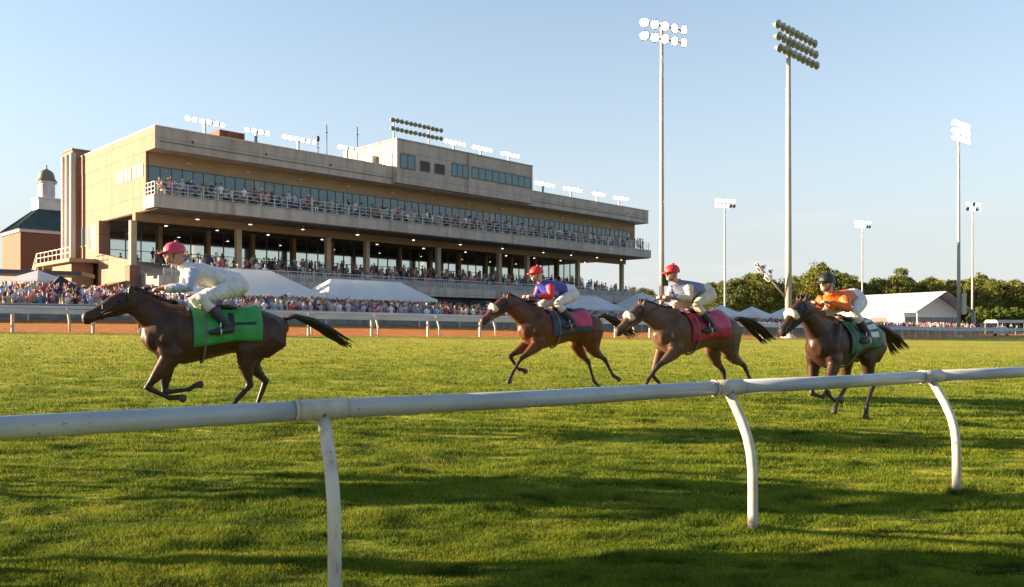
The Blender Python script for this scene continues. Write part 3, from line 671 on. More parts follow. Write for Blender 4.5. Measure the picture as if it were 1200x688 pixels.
# flat dark shelter roof at the left edge, umbrella and pop-up in the crowd
sh = empty('shelter', (-46, 74, h(-46, 74))); tag(sh, 'long flat dark roofed shelter at the left behind the crowd', 'shelter')
M_SHD = mat('shelter_metal', (.06, .07, .085), None, 1, .5)
mb = MB(); mb.bar((-14, -3, 3.35), (6.5, 2.4, 3.0), 5, .35); mb.build('roof', M_SHD, sh)
for x, y in ((-12, -4.0), (-1.6, -2.2), (-4.5, -1.5), (4, -.2), (3, 3)):
    mb = MB(); mb.box(x-.1, y-.1, -.3, x+.1, y+.1, 3.1); mb.build('post', M_SHD, sh)
M_FAB = mat('tent_fabric', (.84, .84, .84), (.78, .79, .80), .5, .65, trans=.38)
M_FABG = mat('tent_fabric_grey', (.66, .68, .72), (.58, .60, .65), .5, .7, trans=.3)
def pyramid(name, loc, rot, a, b, eave, peak, m, label, group=None, legs=True, ridge=0.0, val=.3, npole=0):
    """marquee: fabric roof sagging from a peak or ridge to the eaves"""
    e = empty(name, loc, rot); tag(e, label, 'tent', group)
    mb = MB(); n = 8; cor = [(-a, -b), (a, -b), (a, b), (-a, b)]; top = [(-ridge, 0), (ridge, 0), (ridge, 0), (-ridge, 0)]
    for q in range(4):
        (x0, y0), (x1, y1), (tx0, ty0), (tx1, ty1) = cor[q], cor[(q+1) % 4], top[q], top[(q+1) % 4]
        nx = max(2, int(math.hypot(x1-x0, y1-y0)/1.1)); base = len(mb.v)
        for j in range(n+1):
            f = j/n; zz = eave + (peak-eave)*(f**1.12)
            for i in range(nx+1):
                t = i/nx; sg = (.15 if q % 2 == 0 else 0)*math.sin(math.pi*f)*abs(math.sin(math.pi*t*max(1, round(nx/3))))
                mb.v.append((x0+(x1-x0)*t + ((tx0+(tx1-tx0)*t) - (x0+(x1-x0)*t))*f, y0+(y1-y0)*t + ((ty0+(ty1-ty0)*t) - (y0+(y1-y0)*t))*f, zz - sg))
        for j in range(n):
            for i in range(nx): p_ = base + j*(nx+1) + i; mb.f.append((p_, p_+1, p_+nx+2, p_+nx+1)); mb.m.append(0); mb.sm.append(False)
    ro = mb.build('canopy', m, e); mb = MB()
    per = [(-a, -b), (a, -b), (a, b), (-a, b), (-a, -b)]
    for (x0, y0), (x1, y1) in zip(per, per[1:]):
        n = max(4, int(math.hypot(x1-x0, y1-y0)/.5))
        for i in range(n):
            p = [(x0+(x1-x0)*t/n, y0+(y1-y0)*t/n) for t in (i, i+.5, i+1)]
            mb.add([(*p[0], eave), (*p[0], eave-val*.55), (*p[1], eave-val), (*p[2], eave-val*.55), (*p[2], eave)], [(0,1,2,3,4)])
    mb.build('valance', m, ro)
    if legs:
        pl = [(-a+.1, -b+.1), (a-.1, -b+.1), (a-.1, b-.1), (-a+.1, b-.1)] + [(-a + 2*a*i/(npole+1), sg*(b-.1)) for i in range(1, npole+1) for sg in (-1, 1)]
        for x, y in pl: mb = MB(); mb.tube([(x, y, -.3), (x, y, eave+.05)], .05, 8); mb.build('pole', M_FRAIL, e)
    return e
pyramid('marquee', W(3.9, -9, 2.05), UA, 6.5, 3.1, 2.3, 4.45, M_FAB, 'white hipped marquee nearest the outside stairs, behind the first jockey', 'white marquees along the apron', ridge=2.8, npole=3)
pyramid('marquee', W(17.0, -9, 1.95), UA, 6.5, 3.1, 2.3, 4.1, M_FAB, 'white hipped marquee with the yellow vest steward and picket fence before it', 'white marquees along the apron', ridge=4.2, npole=3)
pyramid('marquee', W(48.8, -9, 1.35), UA, 6.8, 3.1, 2.4, 4.1, M_FABG, 'long pale marquee below the far end of the grandstand balcony', 'white marquees along the apron', ridge=4.5, npole=3)
pyramid('marquee', W(63.2, -9, 1.1), UA, 5.5, 3.6, 2.5, 5.0, M_FABG, 'grey white marquee behind the jockey in the dark red saddlecloth team', 'white marquees along the apron', ridge=1.0, npole=2)
cl = ['first peaked white canopy right of the third horse', 'second peaked white canopy right of the third horse', 'peaked white canopy just left of the thick unlit pole', 'peaked white canopy directly behind the fourth jockey']
for k, (u, dv) in enumerate(((75.0, -9), (82.5, -10), (90.5, -11), (99.5, -12))):
    q = W(u, dv); pyramid('peaked_canopy', (q.x, q.y, h(q.x, q.y)), UA, 2.9, 2.9, 2.3, 3.9, M_FAB, cl[k], 'small peaked canopies beyond the grandstand')
pyramid('crowd_umbrella', (-40.5, 70, 3.0), UA+.6, 2.3, 1.9, 2.35, 3.35, M_FABG, 'wide white umbrella canopy under the dark shelter at the left', legs=True, val=.15)
pyramid('popup_canopy', (-37.6, 68.2, 2.6), UA, 1.5, 1.5, 1.9, 3.2, mat('navy_fabric', (.02, .025, .05), None, 2, .8), 'small navy pop-up canopy at the foot of the outside stairs')
# clearspan tent
C1 = Vector((81.6, 165, 0)); gx = Vector((.94, .34, 0)); ct = empty('clearspan_tent', (C1.x, C1.y, .6), math.atan2(.34, .94)); tag(ct, 'large white clearspan event tent with open gabled porch', 'tent')
Wd, Ln, ev, rg = 15.6, 36, 3.9, 8.1
def roof_t(m):
    for x0, x1, z0, z1 in ((-.35, Wd/2, ev-.1, rg), (Wd+.35, Wd/2, ev-.1, rg)):
        for k in range(9): y0 = Ln*k/9; y1 = Ln*(k+1)/9 - .05; m.add([(x0, y0, z0), (x1, y0, z1), (x1, y1, z1), (x0, y1, z0), (x0, y0, z0+.08), (x1, y0, z1+.08), (x1, y1, z1+.08), (x0, y1, z0+.08)], [(0,1,2,3), (7,6,5,4), (0,4,5,1), (2,6,7,3), (0,3,7,4), (1,5,6,2)])
mb = MB(); roof_t(mb); ctr = mb.build('roof', mat('clearspan_white', (.52, .51, .52), (.36, .39, .46), .12, .5, trans=.05), ct)
mb = MB(); mb.box(.05, 3.6, -.8, .15, Ln-.2, ev); mb.box(Wd-.15, 3.6, -.8, Wd-.05, Ln-.2, ev)
mb.box(.2, 3.5, 2.9, Wd-.2, 3.6, ev); mb.prism([(.2, ev), (Wd-.2, ev), (Wd/2, rg-.1)], 3.5, 3.6, axis='y'); mb.build('wall', mat('clearspan_wall', (.72, .72, .72), (.66, .67, .69), .4, .6), ct)
mb = MB(); 
for k in range(9): x = .3 + (Wd-.6)*k/8; mb.box(x-.08, 3.4, -.8, x+.08, 3.49, 2.9)
wn = mb.build('glazed_front', M_FRAIL, ct); mb = MB(); mb.box(.3, 3.5, -.8, Wd-.3, 3.55, 2.89); mb.build('pane', M_GLASS, wn)
for x in (0.05, Wd-.05):
    for y in (.05, Ln): mb = MB(); mb.box(x-.1, y-.1, -.8, x+.1, y+.1, ev); mb.build('post', M_FRAIL, ct)
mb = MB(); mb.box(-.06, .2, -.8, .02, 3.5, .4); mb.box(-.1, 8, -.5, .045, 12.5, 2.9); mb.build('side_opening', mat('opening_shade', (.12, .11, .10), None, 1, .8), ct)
mb = MB(); sl = (rg-ev+.1)/(Wd/2+.35)
RD_ = mat('faded_red', (.55, .16, .13), (.6, .25, .2), 3, .6)
for k in range(7):
    y = 6.6 - k*.72
    for a, b in (((1.2, y), (2.2, y-.15)), ((1.2, y-.45), (2.2, y-.3)), ((1.7, y), (1.7, y-.45))) if k % 2 else (((1.2, y), (2.2, y)), ((2.2, y), (2.2, y-.45)), ((1.2, y-.45), (2.2, y-.45))):
        z = lambda x: ev - .1 + (x+.35)*sl + .1
        mb.bar((a[0], a[1], z(a[0])), (b[0], b[1], z(b[0])), .1, .02)
mb.build('lettering', RD_, ctr)
# stone gate pillar with a ball, long low canopy, car
gp = empty('gate_pillar', (50.6, 130, .6)); tag(gp, 'tan stone pillar topped by a ball behind the orange jockey', 'pillar')
mb = MB(); mb.box(-.7, -.7, -.5, .7, .7, 6.2); mb.box(-.95, -.95, 6.2, .95, .95, 6.5); mb.box(-.6, -.6, 6.5, .6, .6, 6.75); mb.build('shaft', M_TAN, gp)
mb = MB(); mb.ell((0, 0, 7.3), (.62, .62, .62), 16, 10); mb.build('ball', M_TAN, gp)
lc = empty('low_canopy', (91, 150, .3), math.atan2(.34, .94)); tag(lc, 'long low cream canopy over the crowd right of the clearspan tent', 'canopy')
mb = MB(); mb.prism([(-1.5, 1.9), (1.5, 1.9), (1.0, 2.45), (-1.0, 2.45)], -4.5, 5.8); mb.build('roof', M_FPOST, lc)
for x in (-4.3, 0, 5.5):
    for y in (-1.3, 1.3): mb = MB(); mb.tube([(x, y, -.4), (x, y, 1.9)], .05, 6); mb.build('post', M_FPOST, lc)
cr = empty('parked_car', (78.5, 131.5, h(78.5, 131.5)), UA + .15); tag(cr, 'pale blue parked car by the far rail right of the lit pole', 'car')
def carbody(m):
    P = [(-2.2, .35), (-2.25, .75), (-2.1, .95), (-1.7, 1.0), (-1.1, 1.42), (.3, 1.45), (1.0, 1.02), (1.9, .9), (2.2, .7), (2.2, .35)]
    rings = []
    for y, w in ((-.85, .96), (-.78, 1), (.78, 1), (.85, .96)): rings.append([(x, y*(1 if z < 1.05 else .86), .35+(z-.35)*w) for x, z in P])
    n = len(P); vs = [p for r in rings for p in r]; fs = [tuple(range(n)), tuple(reversed(range(3*n, 4*n)))]
    for i in range(3):
        for k in range(n): fs.append((i*n+k, (i+1)*n+k, (i+1)*n+(k+1) % n, i*n+(k+1) % n))
    m.add(vs, fs)
mb = MB(); carbody(mb); mb.build('body', mat('car_blue', (.42, .52, .58), None, 1, .3, coat=.5), cr)
mb = MB(); 
for sg in (-1, 1): mb.add([(-1.45, sg*.80, 1.03), (.75, sg*.80, 1.03), (.2, sg*.742, 1.38), (-1.0, sg*.742, 1.38)], [(0,1,2,3)])
mb.build('window', M_GLASS, cr)
for x in (-1.35, 1.35):
    for y in (-.85, .85): mb = MB(); mb.lathe([(.01, -.1), (.33, -.1), (.33, .1), (.01, .1)], n=16, M=Matrix.Translation((x, y*.95, .33)) @ Matrix.Rotation(rad(90), 4, 'X')); mb.build('wheel', M_BLACK, cr)
for y in (-.6, .6): mb = MB(); mb.ell((2.19, y, .75), (.06, .16, .08), 8, 5); mb.build('headlight', M_FRAIL, cr)

# ================================================================== TREES
M_BARK = mat('bark', (.13, .085, .05), (.08, .055, .035), 4, .9, stretch=(1, 1, .2))
def leaf_mat(name, a, b):
    def bl(N, L, B):
        tc = N.new('ShaderNodeTexCoord').outputs['Object']
        c = ramp(N, L, noise(N, L, tc, .9, 3), [(.3, a), (.7, b)]); oi = N.new('ShaderNodeObjectInfo')
        t = ramp(N, L, oi.outputs['Random'], [(0, (.72, .85, .8)), (.5, (1, 1, 1)), (1, (1.25, 1.12, .85))])
        c = mixc(N, L, 1.0, c, t, 'MULTIPLY'); L.new(c, B.inputs['Base Color']); B.inputs['Roughness'].default_value = .6
        tr = N.new('ShaderNodeBsdfTranslucent'); L.new(c, tr.inputs[0]); mx = N.new('ShaderNodeMixShader'); mx.inputs[0].default_value = .3
        L.new(B.outputs[0], mx.inputs[1]); L.new(tr.outputs[0], mx.inputs[2]); L.new(mx.outputs[0], N['Material Output'].inputs['Surface'])
    return ground_mat(name, bl)
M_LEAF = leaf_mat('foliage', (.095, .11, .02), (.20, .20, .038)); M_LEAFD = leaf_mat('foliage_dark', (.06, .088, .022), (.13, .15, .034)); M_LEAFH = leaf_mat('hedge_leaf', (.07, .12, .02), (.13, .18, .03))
def leaves(cs, rs, per, size, rg):
    n = len(cs)*per; c = np.repeat(np.array(cs), per, 0); r = np.repeat(np.array(rs), per)
    d = rg.normal(size=(n, 3)); d /= np.linalg.norm(d, axis=1)[:, None]; d[:, 2] *= .75
    p = c + d*(r*(.45 + .6*rg.random(n)))[:, None]
    t = rg.normal(size=(n, 3)); t /= np.linalg.norm(t, axis=1)[:, None]; b = np.cross(t, d + .6*rg.normal(size=(n, 3))); b /= np.linalg.norm(b, axis=1)[:, None] + 1e-9
    s = size*(.5 + .9*rg.random(n))[:, None]
    v = np.stack([p - t*s, p + b*s*.55, p + t*s, p - b*s*.55], 1).reshape(-1, 3)
    me = bpy.data.meshes.new('crown'); me.vertices.add(n*4); me.loops.add(n*4); me.polygons.add(n)
    me.vertices.foreach_set('co', v.ravel()); me.loops.foreach_set('vertex_index', np.arange(n*4, dtype=np.int32)); me.polygons.foreach_set('loop_start', np.arange(n, dtype=np.int32)*4); me.update(calc_edges=True)
    return me
def make_tree(seed, Ht, base, rmax, shape, ml, per=46, nl=70, size=.30):
    rg = np.random.default_rng(seed); cs, rs = [], []
    tr = MB(); lean = rg.normal(size=2)*.3
    tr.tube([(0, 0, -.6), (lean[0]*.3, lean[1]*.3, Ht*.4), (lean[0]*.8, lean[1]*.8, Ht*.75), (lean[0], lean[1], Ht*.93)], [Ht*.018+.06, Ht*.014+.03, Ht*.008, .03], 8)
    for i in range(nl):
        f = rg.random()**.85; z = base + (Ht*.97 - base)*f
        w = rmax*(math.sin(math.pi*min(1, .18 + .80*f))**.7 if shape == 'round' else (1 - f)**.7*.95 + .1 if shape == 'pine' else (.35 + .65*math.sin(math.pi*f**.6)))
        a = rg.random()*6.283; q = w*math.sqrt(.25 + .75*rg.random())*(.75 + .35*rg.random())
        c = (lean[0]*f + q*math.cos(a), lean[1]*f + q*math.sin(a), z); cs.append(c); rs.append((.07 + .05*rg.random())*Ht*(.75 if f > .8 else 1))
        if i % 5 == 0: zb = max(base*.7, z - q*.7); tr.tube([(lean[0]*zb/Ht, lean[1]*zb/Ht, zb), (c[0]*.5, c[1]*.5, (zb+z)/2+.1), c], [.10, .07, .03], 5)
    return tr.mesh('trunk', M_BARK), leaves(cs, rs, per, size, rg), ml
TV = []
for k, (Ht, base, rm, shp) in enumerate(((15, 2.5, 4.6, 'round'), (14, 2.2, 5.0, 'round'), (17, 4, 3.8, 'oval'), (18, 5, 3.2, 'pine'), (16, 3, 4.4, 'round'), (19, 6, 4.2, 'oval'), (13, 2, 4.6, 'round'))):
    me_t, me_c, ml = make_tree(50+k, Ht, base, rm, shp, None); TV.append((Ht, me_t, me_c))
def tree(px, dep, top, var, ml, label, group, name='tree'):
    X = (px-600)/960*dep; z0 = .3; Ht, a, b = TV[var]; sc = ((383-top)/960*dep + 1.5 - z0)/Ht
    e = empty(name, (X, dep, z0), R.random()*6.28); e.scale = (sc*R.uniform(.9, 1.1), sc*R.uniform(.9, 1.1), sc); tag(e, label, 'tree', group)
    link('trunk', a, e); c = link('crown', b, e)
    if not b.materials: b.materials.append(M_LEAF)
    c.material_slots[0].link = 'OBJECT'; c.material_slots[0].material = ml
GA, GB = 'trees between the grandstand and the thick unlit pole', 'wood behind the clearspan tent'
for i, (px, tp, v) in enumerate(((822, 340, 4), (834, 331, 2), (845, 330, 0), (856, 328, 1), (867, 325, 0), (878, 321, 2), (889, 320, 4), (900, 325, 1), (911, 330, 0), (921, 326, 5))):
    tree(px, 200 + (i % 3)*6, tp, v, M_LEAF if i % 3 else M_LEAFD, 'bushy sunlit tree in the group left of the thick unlit pole', GA)
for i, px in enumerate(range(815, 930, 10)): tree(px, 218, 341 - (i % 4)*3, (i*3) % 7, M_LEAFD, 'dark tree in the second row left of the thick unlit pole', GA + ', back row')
tree(958, 262, 307, 5, M_LEAF, 'tall rounded tree rising highest above the orange jockey', GB)
tree(739, 240, 336, 5, M_LEAF, 'small tree just right of the last balcony column', 'three small trees beyond the balcony end'); tree(746, 250, 343, 2, M_LEAF, 'low tree filling between the column tree and the thin one', 'three small trees beyond the balcony end')
tree(752, 245, 338, 2, M_LEAFD, 'thin tree left of the red capped jockey', 'three small trees beyond the balcony end'); tree(761, 248, 339, 0, M_LEAF, 'round tree behind the red capped jockey', 'three small trees beyond the balcony end')
tops = [(930, 322), (942, 317), (953, 314), (966, 313), (978, 317), (988, 321), (999, 324), (1012, 328), (1023, 329), (1034, 323), (1046, 321), (1057, 319), (1068, 322), (1080, 326), (1092, 327), (1104, 331), (1115, 332), (1126, 331), (1137, 329), (1148, 325), (1159, 327), (1170, 330), (1182, 333), (1194, 331), (1206, 334), (1218, 332), (1232, 330), (1250, 333), (1270, 331)]
for i, (px, tp) in enumerate(tops):
    tree(px, 258 + (i*7 % 5)*5, tp + R.uniform(-5, 4), (2, 5, 3, 0, 5, 2, 4, 3, 1, 5, 6)[i % 11], M_LEAF if (i*7) % 5 < 3 else M_LEAFD, 'mixed green tree in the front row of the wood behind the clearspan tent', GB + ', front row')
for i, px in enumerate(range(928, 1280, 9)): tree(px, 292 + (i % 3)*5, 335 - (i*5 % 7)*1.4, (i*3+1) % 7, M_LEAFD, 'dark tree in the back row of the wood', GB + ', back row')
# hedge: separate rounded bushes right of the tent
hb = [make_tree(90+k, 6.2, .3, 3.0, 'round', None, per=60, nl=46, size=.2) for k in range(3)]
for i, px in enumerate(range(1146, 1290, 11)):
    dep = 205 + (i % 2)*4; X = (px-600)/960*dep; e = empty('hedge_bush', (X, dep, .2), R.random()*6); tag(e, 'light green rounded bush in the hedge right of the clearspan tent', 'bush', 'hedge bushes right of the clearspan tent'); sc = R.uniform(.93, 1.1); e.scale = (sc, sc, sc)
    link('trunk', hb[i % 3][0], e); me = hb[i % 3][1]
    if not me.materials: me.materials.append(M_LEAFH)
    link('crown', me, e)
for k, (u, lab) in enumerate(((31.0, 'low green shrub at the foot of the apron left of the second horse head'), (33.4, 'darker low green shrub right beside the paler one by the second horse'))):
    q = W(u, -17.5); e = empty('shrub', (q.x, q.y, h(q.x, q.y)), k*2.0); tag(e, lab, 'shrub', 'shrubs by the apron'); e.scale = (.24, .24, .22); link('trunk', hb[k][0], e); link('crown', hb[k][1], e)
# ================================================================== PEOPLE OF THE CROWD
SKINS = [mat('skin_light', (.55, .32, .22), None, 8, .55), mat('skin_tan', (.42, .23, .14), None, 8, .55), mat('skin_brown', (.16, .085, .05), None, 8, .55)]
SHIRT = {'white': (.75, .75, .75), 'navy': (.02, .03, .09), 'pale blue': (.33, .45, .62), 'red': (.50, .04, .04), 'pink': (.62, .25, .28), 'purple': (.13, .06, .20), 'black': (.018, .018, .02),
         'royal blue': (.04, .11, .42), 'teal': (.06, .26, .28), 'grey': (.28, .28, .29), 'maroon': (.17, .03, .05), 'coral': (.65, .18, .10), 'beige': (.50, .40, .27), 'lilac': (.40, .33, .52)}
PANTS = {'dark': (.03, .03, .035), 'blue denim': (.06, .10, .20), 'khaki': (.36, .28, .17), 'white': (.7, .69, .66), 'grey': (.17, .17, .18)}
HAIR = {'brown hair': (.07, .035, .015), 'blond hair': (.38, .24, .08), 'black hair': (.012, .01, .01), 'grey hair': (.30, .29, .28)}
HATC = {'white': (.72, .70, .66), 'straw': (.50, .36, .16), 'navy': (.02, .03, .08), 'red': (.45, .04, .04)}
SHIRT = {k: tuple(.8*x + .2*(sum(c)/3) for x in c) for k, c in SHIRT.items()}
MC = lambda p, n, c: mat(p + '_' + n.replace(' ', '_'), c, tuple(x*.8 for x in c), 6, .8)
M_SHOE = mat('shoe', (.04, .03, .025), None, 5, .6)
def person_mb(pose):
    m = MB(); seg = []
    sit = pose == 'sit'; hz = .50 if sit else .90
    T = [(0, 0, hz-.04, .10, .15), (0, 0, hz+.06, .115, .165), (.01, 0, hz+.22, .10, .145), (.02, 0, hz+.40, .12, .17), (.0, 0, hz+.53, .09, .18), (0, 0, hz+.585, .06, .08), (.01, 0, hz+.62, .055, .055), (.015, 0, hz+.68, .05, .05)]
    m.loft(T, 12); sh = hz + .52
    seg += [((0, 0, hz), (.02, 0, hz+.46), .16, 2)]
    hc = (.035, 0, hz + .775); m.ell(hc, (.10, .078, .125), 14, 9); m.ell((.13, 0, hz+.76), (.025, .016, .022), 8, 5)
    for s_ in (-1, 1): m.ell((.02, s_*.08, hz+.775), (.022, .012, .032), 8, 5)
    seg += [((.06, 0, hz+.72), (.05, 0, hz+.78), .075, 0), ((-.005, 0, hz+.80), (.0, 0, hz+.86), .085, 1)]
    for s_ in (-1, 1):
        if sit: K, A, Tt = (.43, s_*.11, .52), (.40, s_*.11, .09), (.58, s_*.12, .05)
        else: K, A, Tt = (.02, s_*.105, .50), (-.01, s_*.11, .09), (.17, s_*.14, .045)
        Hp = (0, s_*.09, hz)
        m.loft([(*Hp, .10, .095), ((Hp[0]+K[0])/2, s_*.1, (Hp[2]+K[2])/2, .083, .08), (*K, .062, .06), ((K[0]+A[0])/2-.01, s_*.108, (K[2]+A[2])/2, .058, .055), (*A, .042, .042)], 10)
        m.loft([(A[0]-.05, A[1], .05, .045, .04), (*Tt[:2], .045, .035, .042)], 8)
        seg += [(Hp, K, .09, 3), (K, (A[0], A[1], .14), .06, 3), ((A[0]-.06, A[1], .05), Tt, .05, 4)]
        S0 = (0, s_*.185, sh-.02)
        if pose == 'down': E, Wr = (-.03, s_*.24, sh-.30), (.05, s_*.25, sh-.54)
        elif pose == 'phone': E, Wr = (.08, s_*.25, sh-.27), (.32, s_*.08, sh-.06)
        elif pose == 'wave' : E, Wr = ((.12, s_*.27, sh+.12), (.10, s_*.20, sh+.40)) if s_ > 0 else ((.02, s_*.25, sh-.28), (.24, s_*.16, sh-.26))
        elif pose == 'hips': E, Wr = (-.06, s_*.34, sh-.25), (.05, s_*.18, sh-.42)
        else: E, Wr = (.06, s_*.23, sh-.27), (.32, s_*.12, sh-.38)
        d = (Vector(Wr) - Vector(E)).normalized(); hd = Vector(Wr) + d*.14
        m.loft([(*S0, .062, .06), (*E, .046, .045), (*Wr, .032, .03)], 8); m.loft([(*Wr, .03, .035), (*(Vector(Wr)+d*.07), .022, .042), (*hd, .014, .03)], 8)
        seg += [(S0, (Vector(S0)+(Vector(E)-Vector(S0))*.8), .055, 2), (E, hd, .042, 0)]
    return m, seg, hz
def person_mesh(pose, head, dec):
    m, seg, hz = person_mb(pose)
    if head == 'long': m.loft([(-.05, 0, hz+.84, .05, .075), (-.085, 0, hz+.72, .035, .085), (-.09, 0, hz+.56, .025, .075)], 10); seg.append(((-.085, 0, hz+.75), (-.11, 0, hz+.55), .04, 1))
    if head == 'dress' : pass
    me = bake(m, .030, 2, dec); C, lab = classify(me, seg)
    top = C[:, 2] > hz + .80
    lab[top & (np.abs(C[:, 1]) < .12) & (C[:, 0] < .16) & (C[:, 0] + .35*(C[:, 2]-hz-.8) < .11) & (np.hypot(C[:, 0]-.03, C[:, 1]) < .13) & (lab != 2)] = 1
    if head in ('cap', 'hat'):
        bm = bmesh.new(); bm.from_mesh(me); k0 = len(bm.faces); hm = MB(); z = hz + .80
        if head == 'cap': hm.lathe([(.105, z+.02), (.108, z+.06), (.085, z+.11), (.01, z+.13)], (.03, 0, 0), 10); hm.ell((.14, 0, z+.02), (.085, .075, .012), 10, 5)
        else: hm.lathe([(.21, z+.015), (.2, z+.035), (.112, z+.045), (.105, z+.12), (.06, z+.15), (.001, z+.152)], (.02, 0, 0), 12); hm.lathe([(.001, z+.01), (.21, z+.015)], (.02, 0, 0), 12)
        h2 = hm.mesh('h', []); bm.from_mesh(h2); bm.to_mesh(me); bm.free(); lab = np.concatenate([lab, np.full(len(me.polygons)-len(lab), 1)])
    set_mats(me, lab, [SKINS[0], M_SHOE, M_SHOE, M_SHOE, M_SHOE]); return me
POSES = ['down', 'phone', 'wave', 'hips', 'hold']
PM, PML = {}, {}
for p_ in POSES:
    for hd in ('short', 'long', 'cap', 'hat'):
        PM[p_, hd] = person_mesh(p_, hd, .55)
for hd in ('short', 'long', 'cap', 'hat'): PM['sit', hd] = person_mesh('sit', hd, .55)
def dec_copy(me, ratio):
    o = link('t', me); d = o.modifiers.new('d', 'DECIMATE'); d.ratio = ratio; dg = bpy.context.evaluated_depsgraph_get(); dg.update()
    out = bpy.data.meshes.new_from_object(o.evaluated_get(dg)); bpy.data.objects.remove(o); return out
# where they stand: (x, y, z, facing, zone, pose kind)
CR = []
face0 = math.atan2(-V.y, -V.x)
def zone(n, uf, vf, name, zf=None, sit=0.0, gap=.42, face=face0):
    got = []; tries = 0
    while len(got) < n and tries < n*30:
        tries += 1; u, v = uf(), vf
        v = vf(u); q = W(u, v)
        if any(abs(q.x-a) < gap and abs(q.y-b) < gap for a, b in got): continue
        got.append((q.x, q.y)); z = zf(u, v) if zf else h(q.x, q.y) + .02
        CR.append((q.x, q.y, z, face + R.gauss(0, .5), name(q.x, q.y, u, v) if callable(name) else name, 'sit' if R.random() < sit else 'stand'))
px_of = lambda x, y: 600 + 960*x/y
def zl(x, y, u, v):
    p = px_of(x, y); row = 'front rows' if v < VD(u) + 3.2 else 'middle rows' if v < VD(u) + 7 else 'back rows'
    return ('left edge crowd, ' if p < 45 else 'crowd before the stairs, ' if p < 125 else 'crowd behind the first horse, ' if p < 200 else 'crowd at the first marquee, ' if p < 375 else 'crowd at the second marquee, ' if p < 520 else 'crowd behind the second horse, ') + row
zone(250, lambda: R.uniform(-24, 2), lambda u: VD(u) + 1.0 + 11*R.random()**1.7, zl)
zone(240, lambda: R.uniform(2, 24.5), lambda u: VD(u) + 1.0 + 12*R.random()**1.5, zl)
zone(190, lambda: R.uniform(24.5, 76), lambda u: VD(u) + 1.2 + 15*R.random()**1.2, 'crowd between the second and third horses')
zone(130, lambda: R.uniform(76, 105), lambda u: VD(u) + 1.2 + 9*R.random(), 'crowd under the small peaked canopies')
zone(460, lambda: R.uniform(100, 172), lambda u: VD(u) + 1.2 + 9*R.random(), 'crowd before the clearspan tent')
zone(190, lambda: R.uniform(.6, 76.5), lambda u: .25 + 1.3*R.random()**1.5, 'crowd on the balcony', lambda u, v: 13.65, .15, .3)
def dk(u, v): k = min(8, max(0, int((v+1)/14.3*9))); return 5.9 + 2.4*k/8
zone(430, lambda: R.uniform(3, 73), lambda u: -.5 + 11.5*R.random(), 'crowd on the concourse seating', dk, .3, .35)
CR.sort(key=lambda q: q[0]**2 + q[1]**2)
used = {}; NI = 296
sk = list(SHIRT); pk_ = list(PANTS); combos = [(a, b, c_) for a in sk for b in pk_ for c_ in range(8)]
FACES = {}
verts, faces, fmi = [], [], []; pal = []; palix = {}
def pix(m):
    if m.name not in palix: palix[m.name] = len(pal); pal.append(m)
    return palix[m.name]
nv = 0; RW = random.Random(5)
wts = [8, 3, 5, 3, 5, 1.5, 3, 3, 2, 3, 2, 3, 4, 2]
for i, (x, y, z, fa, zn, kind) in enumerate(CR):
    for _ in range(80):
        s_ = RW.choices(sk, wts)[0]; p_ = RW.choice(pk_); hd = RW.choice(['short', 'short', 'long', 'cap', 'hat']); hc = RW.choice(list(HATC if hd in ('cap', 'hat') else HAIR))
        if (zn, s_, p_, hd, hc) not in used: break
    used[zn, s_, p_, hd, hc] = 1
    ps = 'sit' if kind == 'sit' else RW.choice(POSES); sc = RW.gauss(.985, .045)
    ms = [SKINS[RW.choices((0, 1, 2), (5, 3, 2))[0]], MC('hat', hc, HATC[hc]) if hd in ('cap', 'hat') else MC('hair', hc, HAIR[hc]), MC('shirt', s_, SHIRT[s_]), MC('trousers', p_, PANTS[p_]), M_SHOE]
    if i < NI:
        o = link('person', PM[ps, hd], None, (x, y, z), fa); o.scale = (sc, sc, sc)
        hl = {'cap': hc + ' cap', 'hat': hc + ' brimmed hat', 'long': 'long ' + hc, 'short': 'short ' + hc}[hd]
        tag(o, f'{s_} top, {p_} trousers, {hl}, {zn}', 'person', 'spectators in the crowd')
        for k, m_ in enumerate(ms): o.material_slots[k].link = 'OBJECT'; o.material_slots[k].material = m_
    else:
        key = (ps, hd)
        if key not in PML:
            me = dec_copy(PM[key], .45); c_ = np.empty(len(me.vertices)*3); me.vertices.foreach_get('co', c_); mi = np.empty(len(me.polygons), np.int32); me.polygons.foreach_get('material_index', mi)
            me.calc_loop_triangles(); lt = np.empty(len(me.loop_triangles)*3, np.int32); me.loop_triangles.foreach_get('vertices', lt); pi = np.empty(len(me.loop_triangles), np.int32); me.loop_triangles.foreach_get('polygon_index', pi)
            PML[key] = (c_.reshape(-1, 3), lt.reshape(-1, 3), mi[pi])
        c_, t_, mi = PML[key]; ca, sa = math.cos(fa), math.sin(fa)
        q = np.stack([x + sc*(c_[:, 0]*ca - c_[:, 1]*sa), y + sc*(c_[:, 0]*sa + c_[:, 1]*ca), z + sc*c_[:, 2]], 1)
        verts.append(q); faces.append(t_ + nv); nv += len(q); fmi.append(np.array([pix(m_) for m_ in ms])[mi])
if verts:
    v_, f_, m_ = np.concatenate(verts), np.concatenate(faces), np.concatenate(fmi).astype(np.int32); me = bpy.data.meshes.new('crowd'); n = len(f_)
    me.vertices.add(len(v_)); me.loops.add(n*3); me.polygons.add(n); me.vertices.foreach_set('co', v_.ravel()); me.loops.foreach_set('vertex_index', f_.ravel().astype(np.int32)); me.polygons.foreach_set('loop_start', np.arange(n, dtype=np.int32)*3)
    for q in pal: me.materials.append(q)
    me.polygons.foreach_set('material_index', m_); me.update(calc_edges=True)
    tag(link('crowd', me), 'dense colourful crowd of far spectators on balcony, seating and apron', 'crowd', kind='stuff')
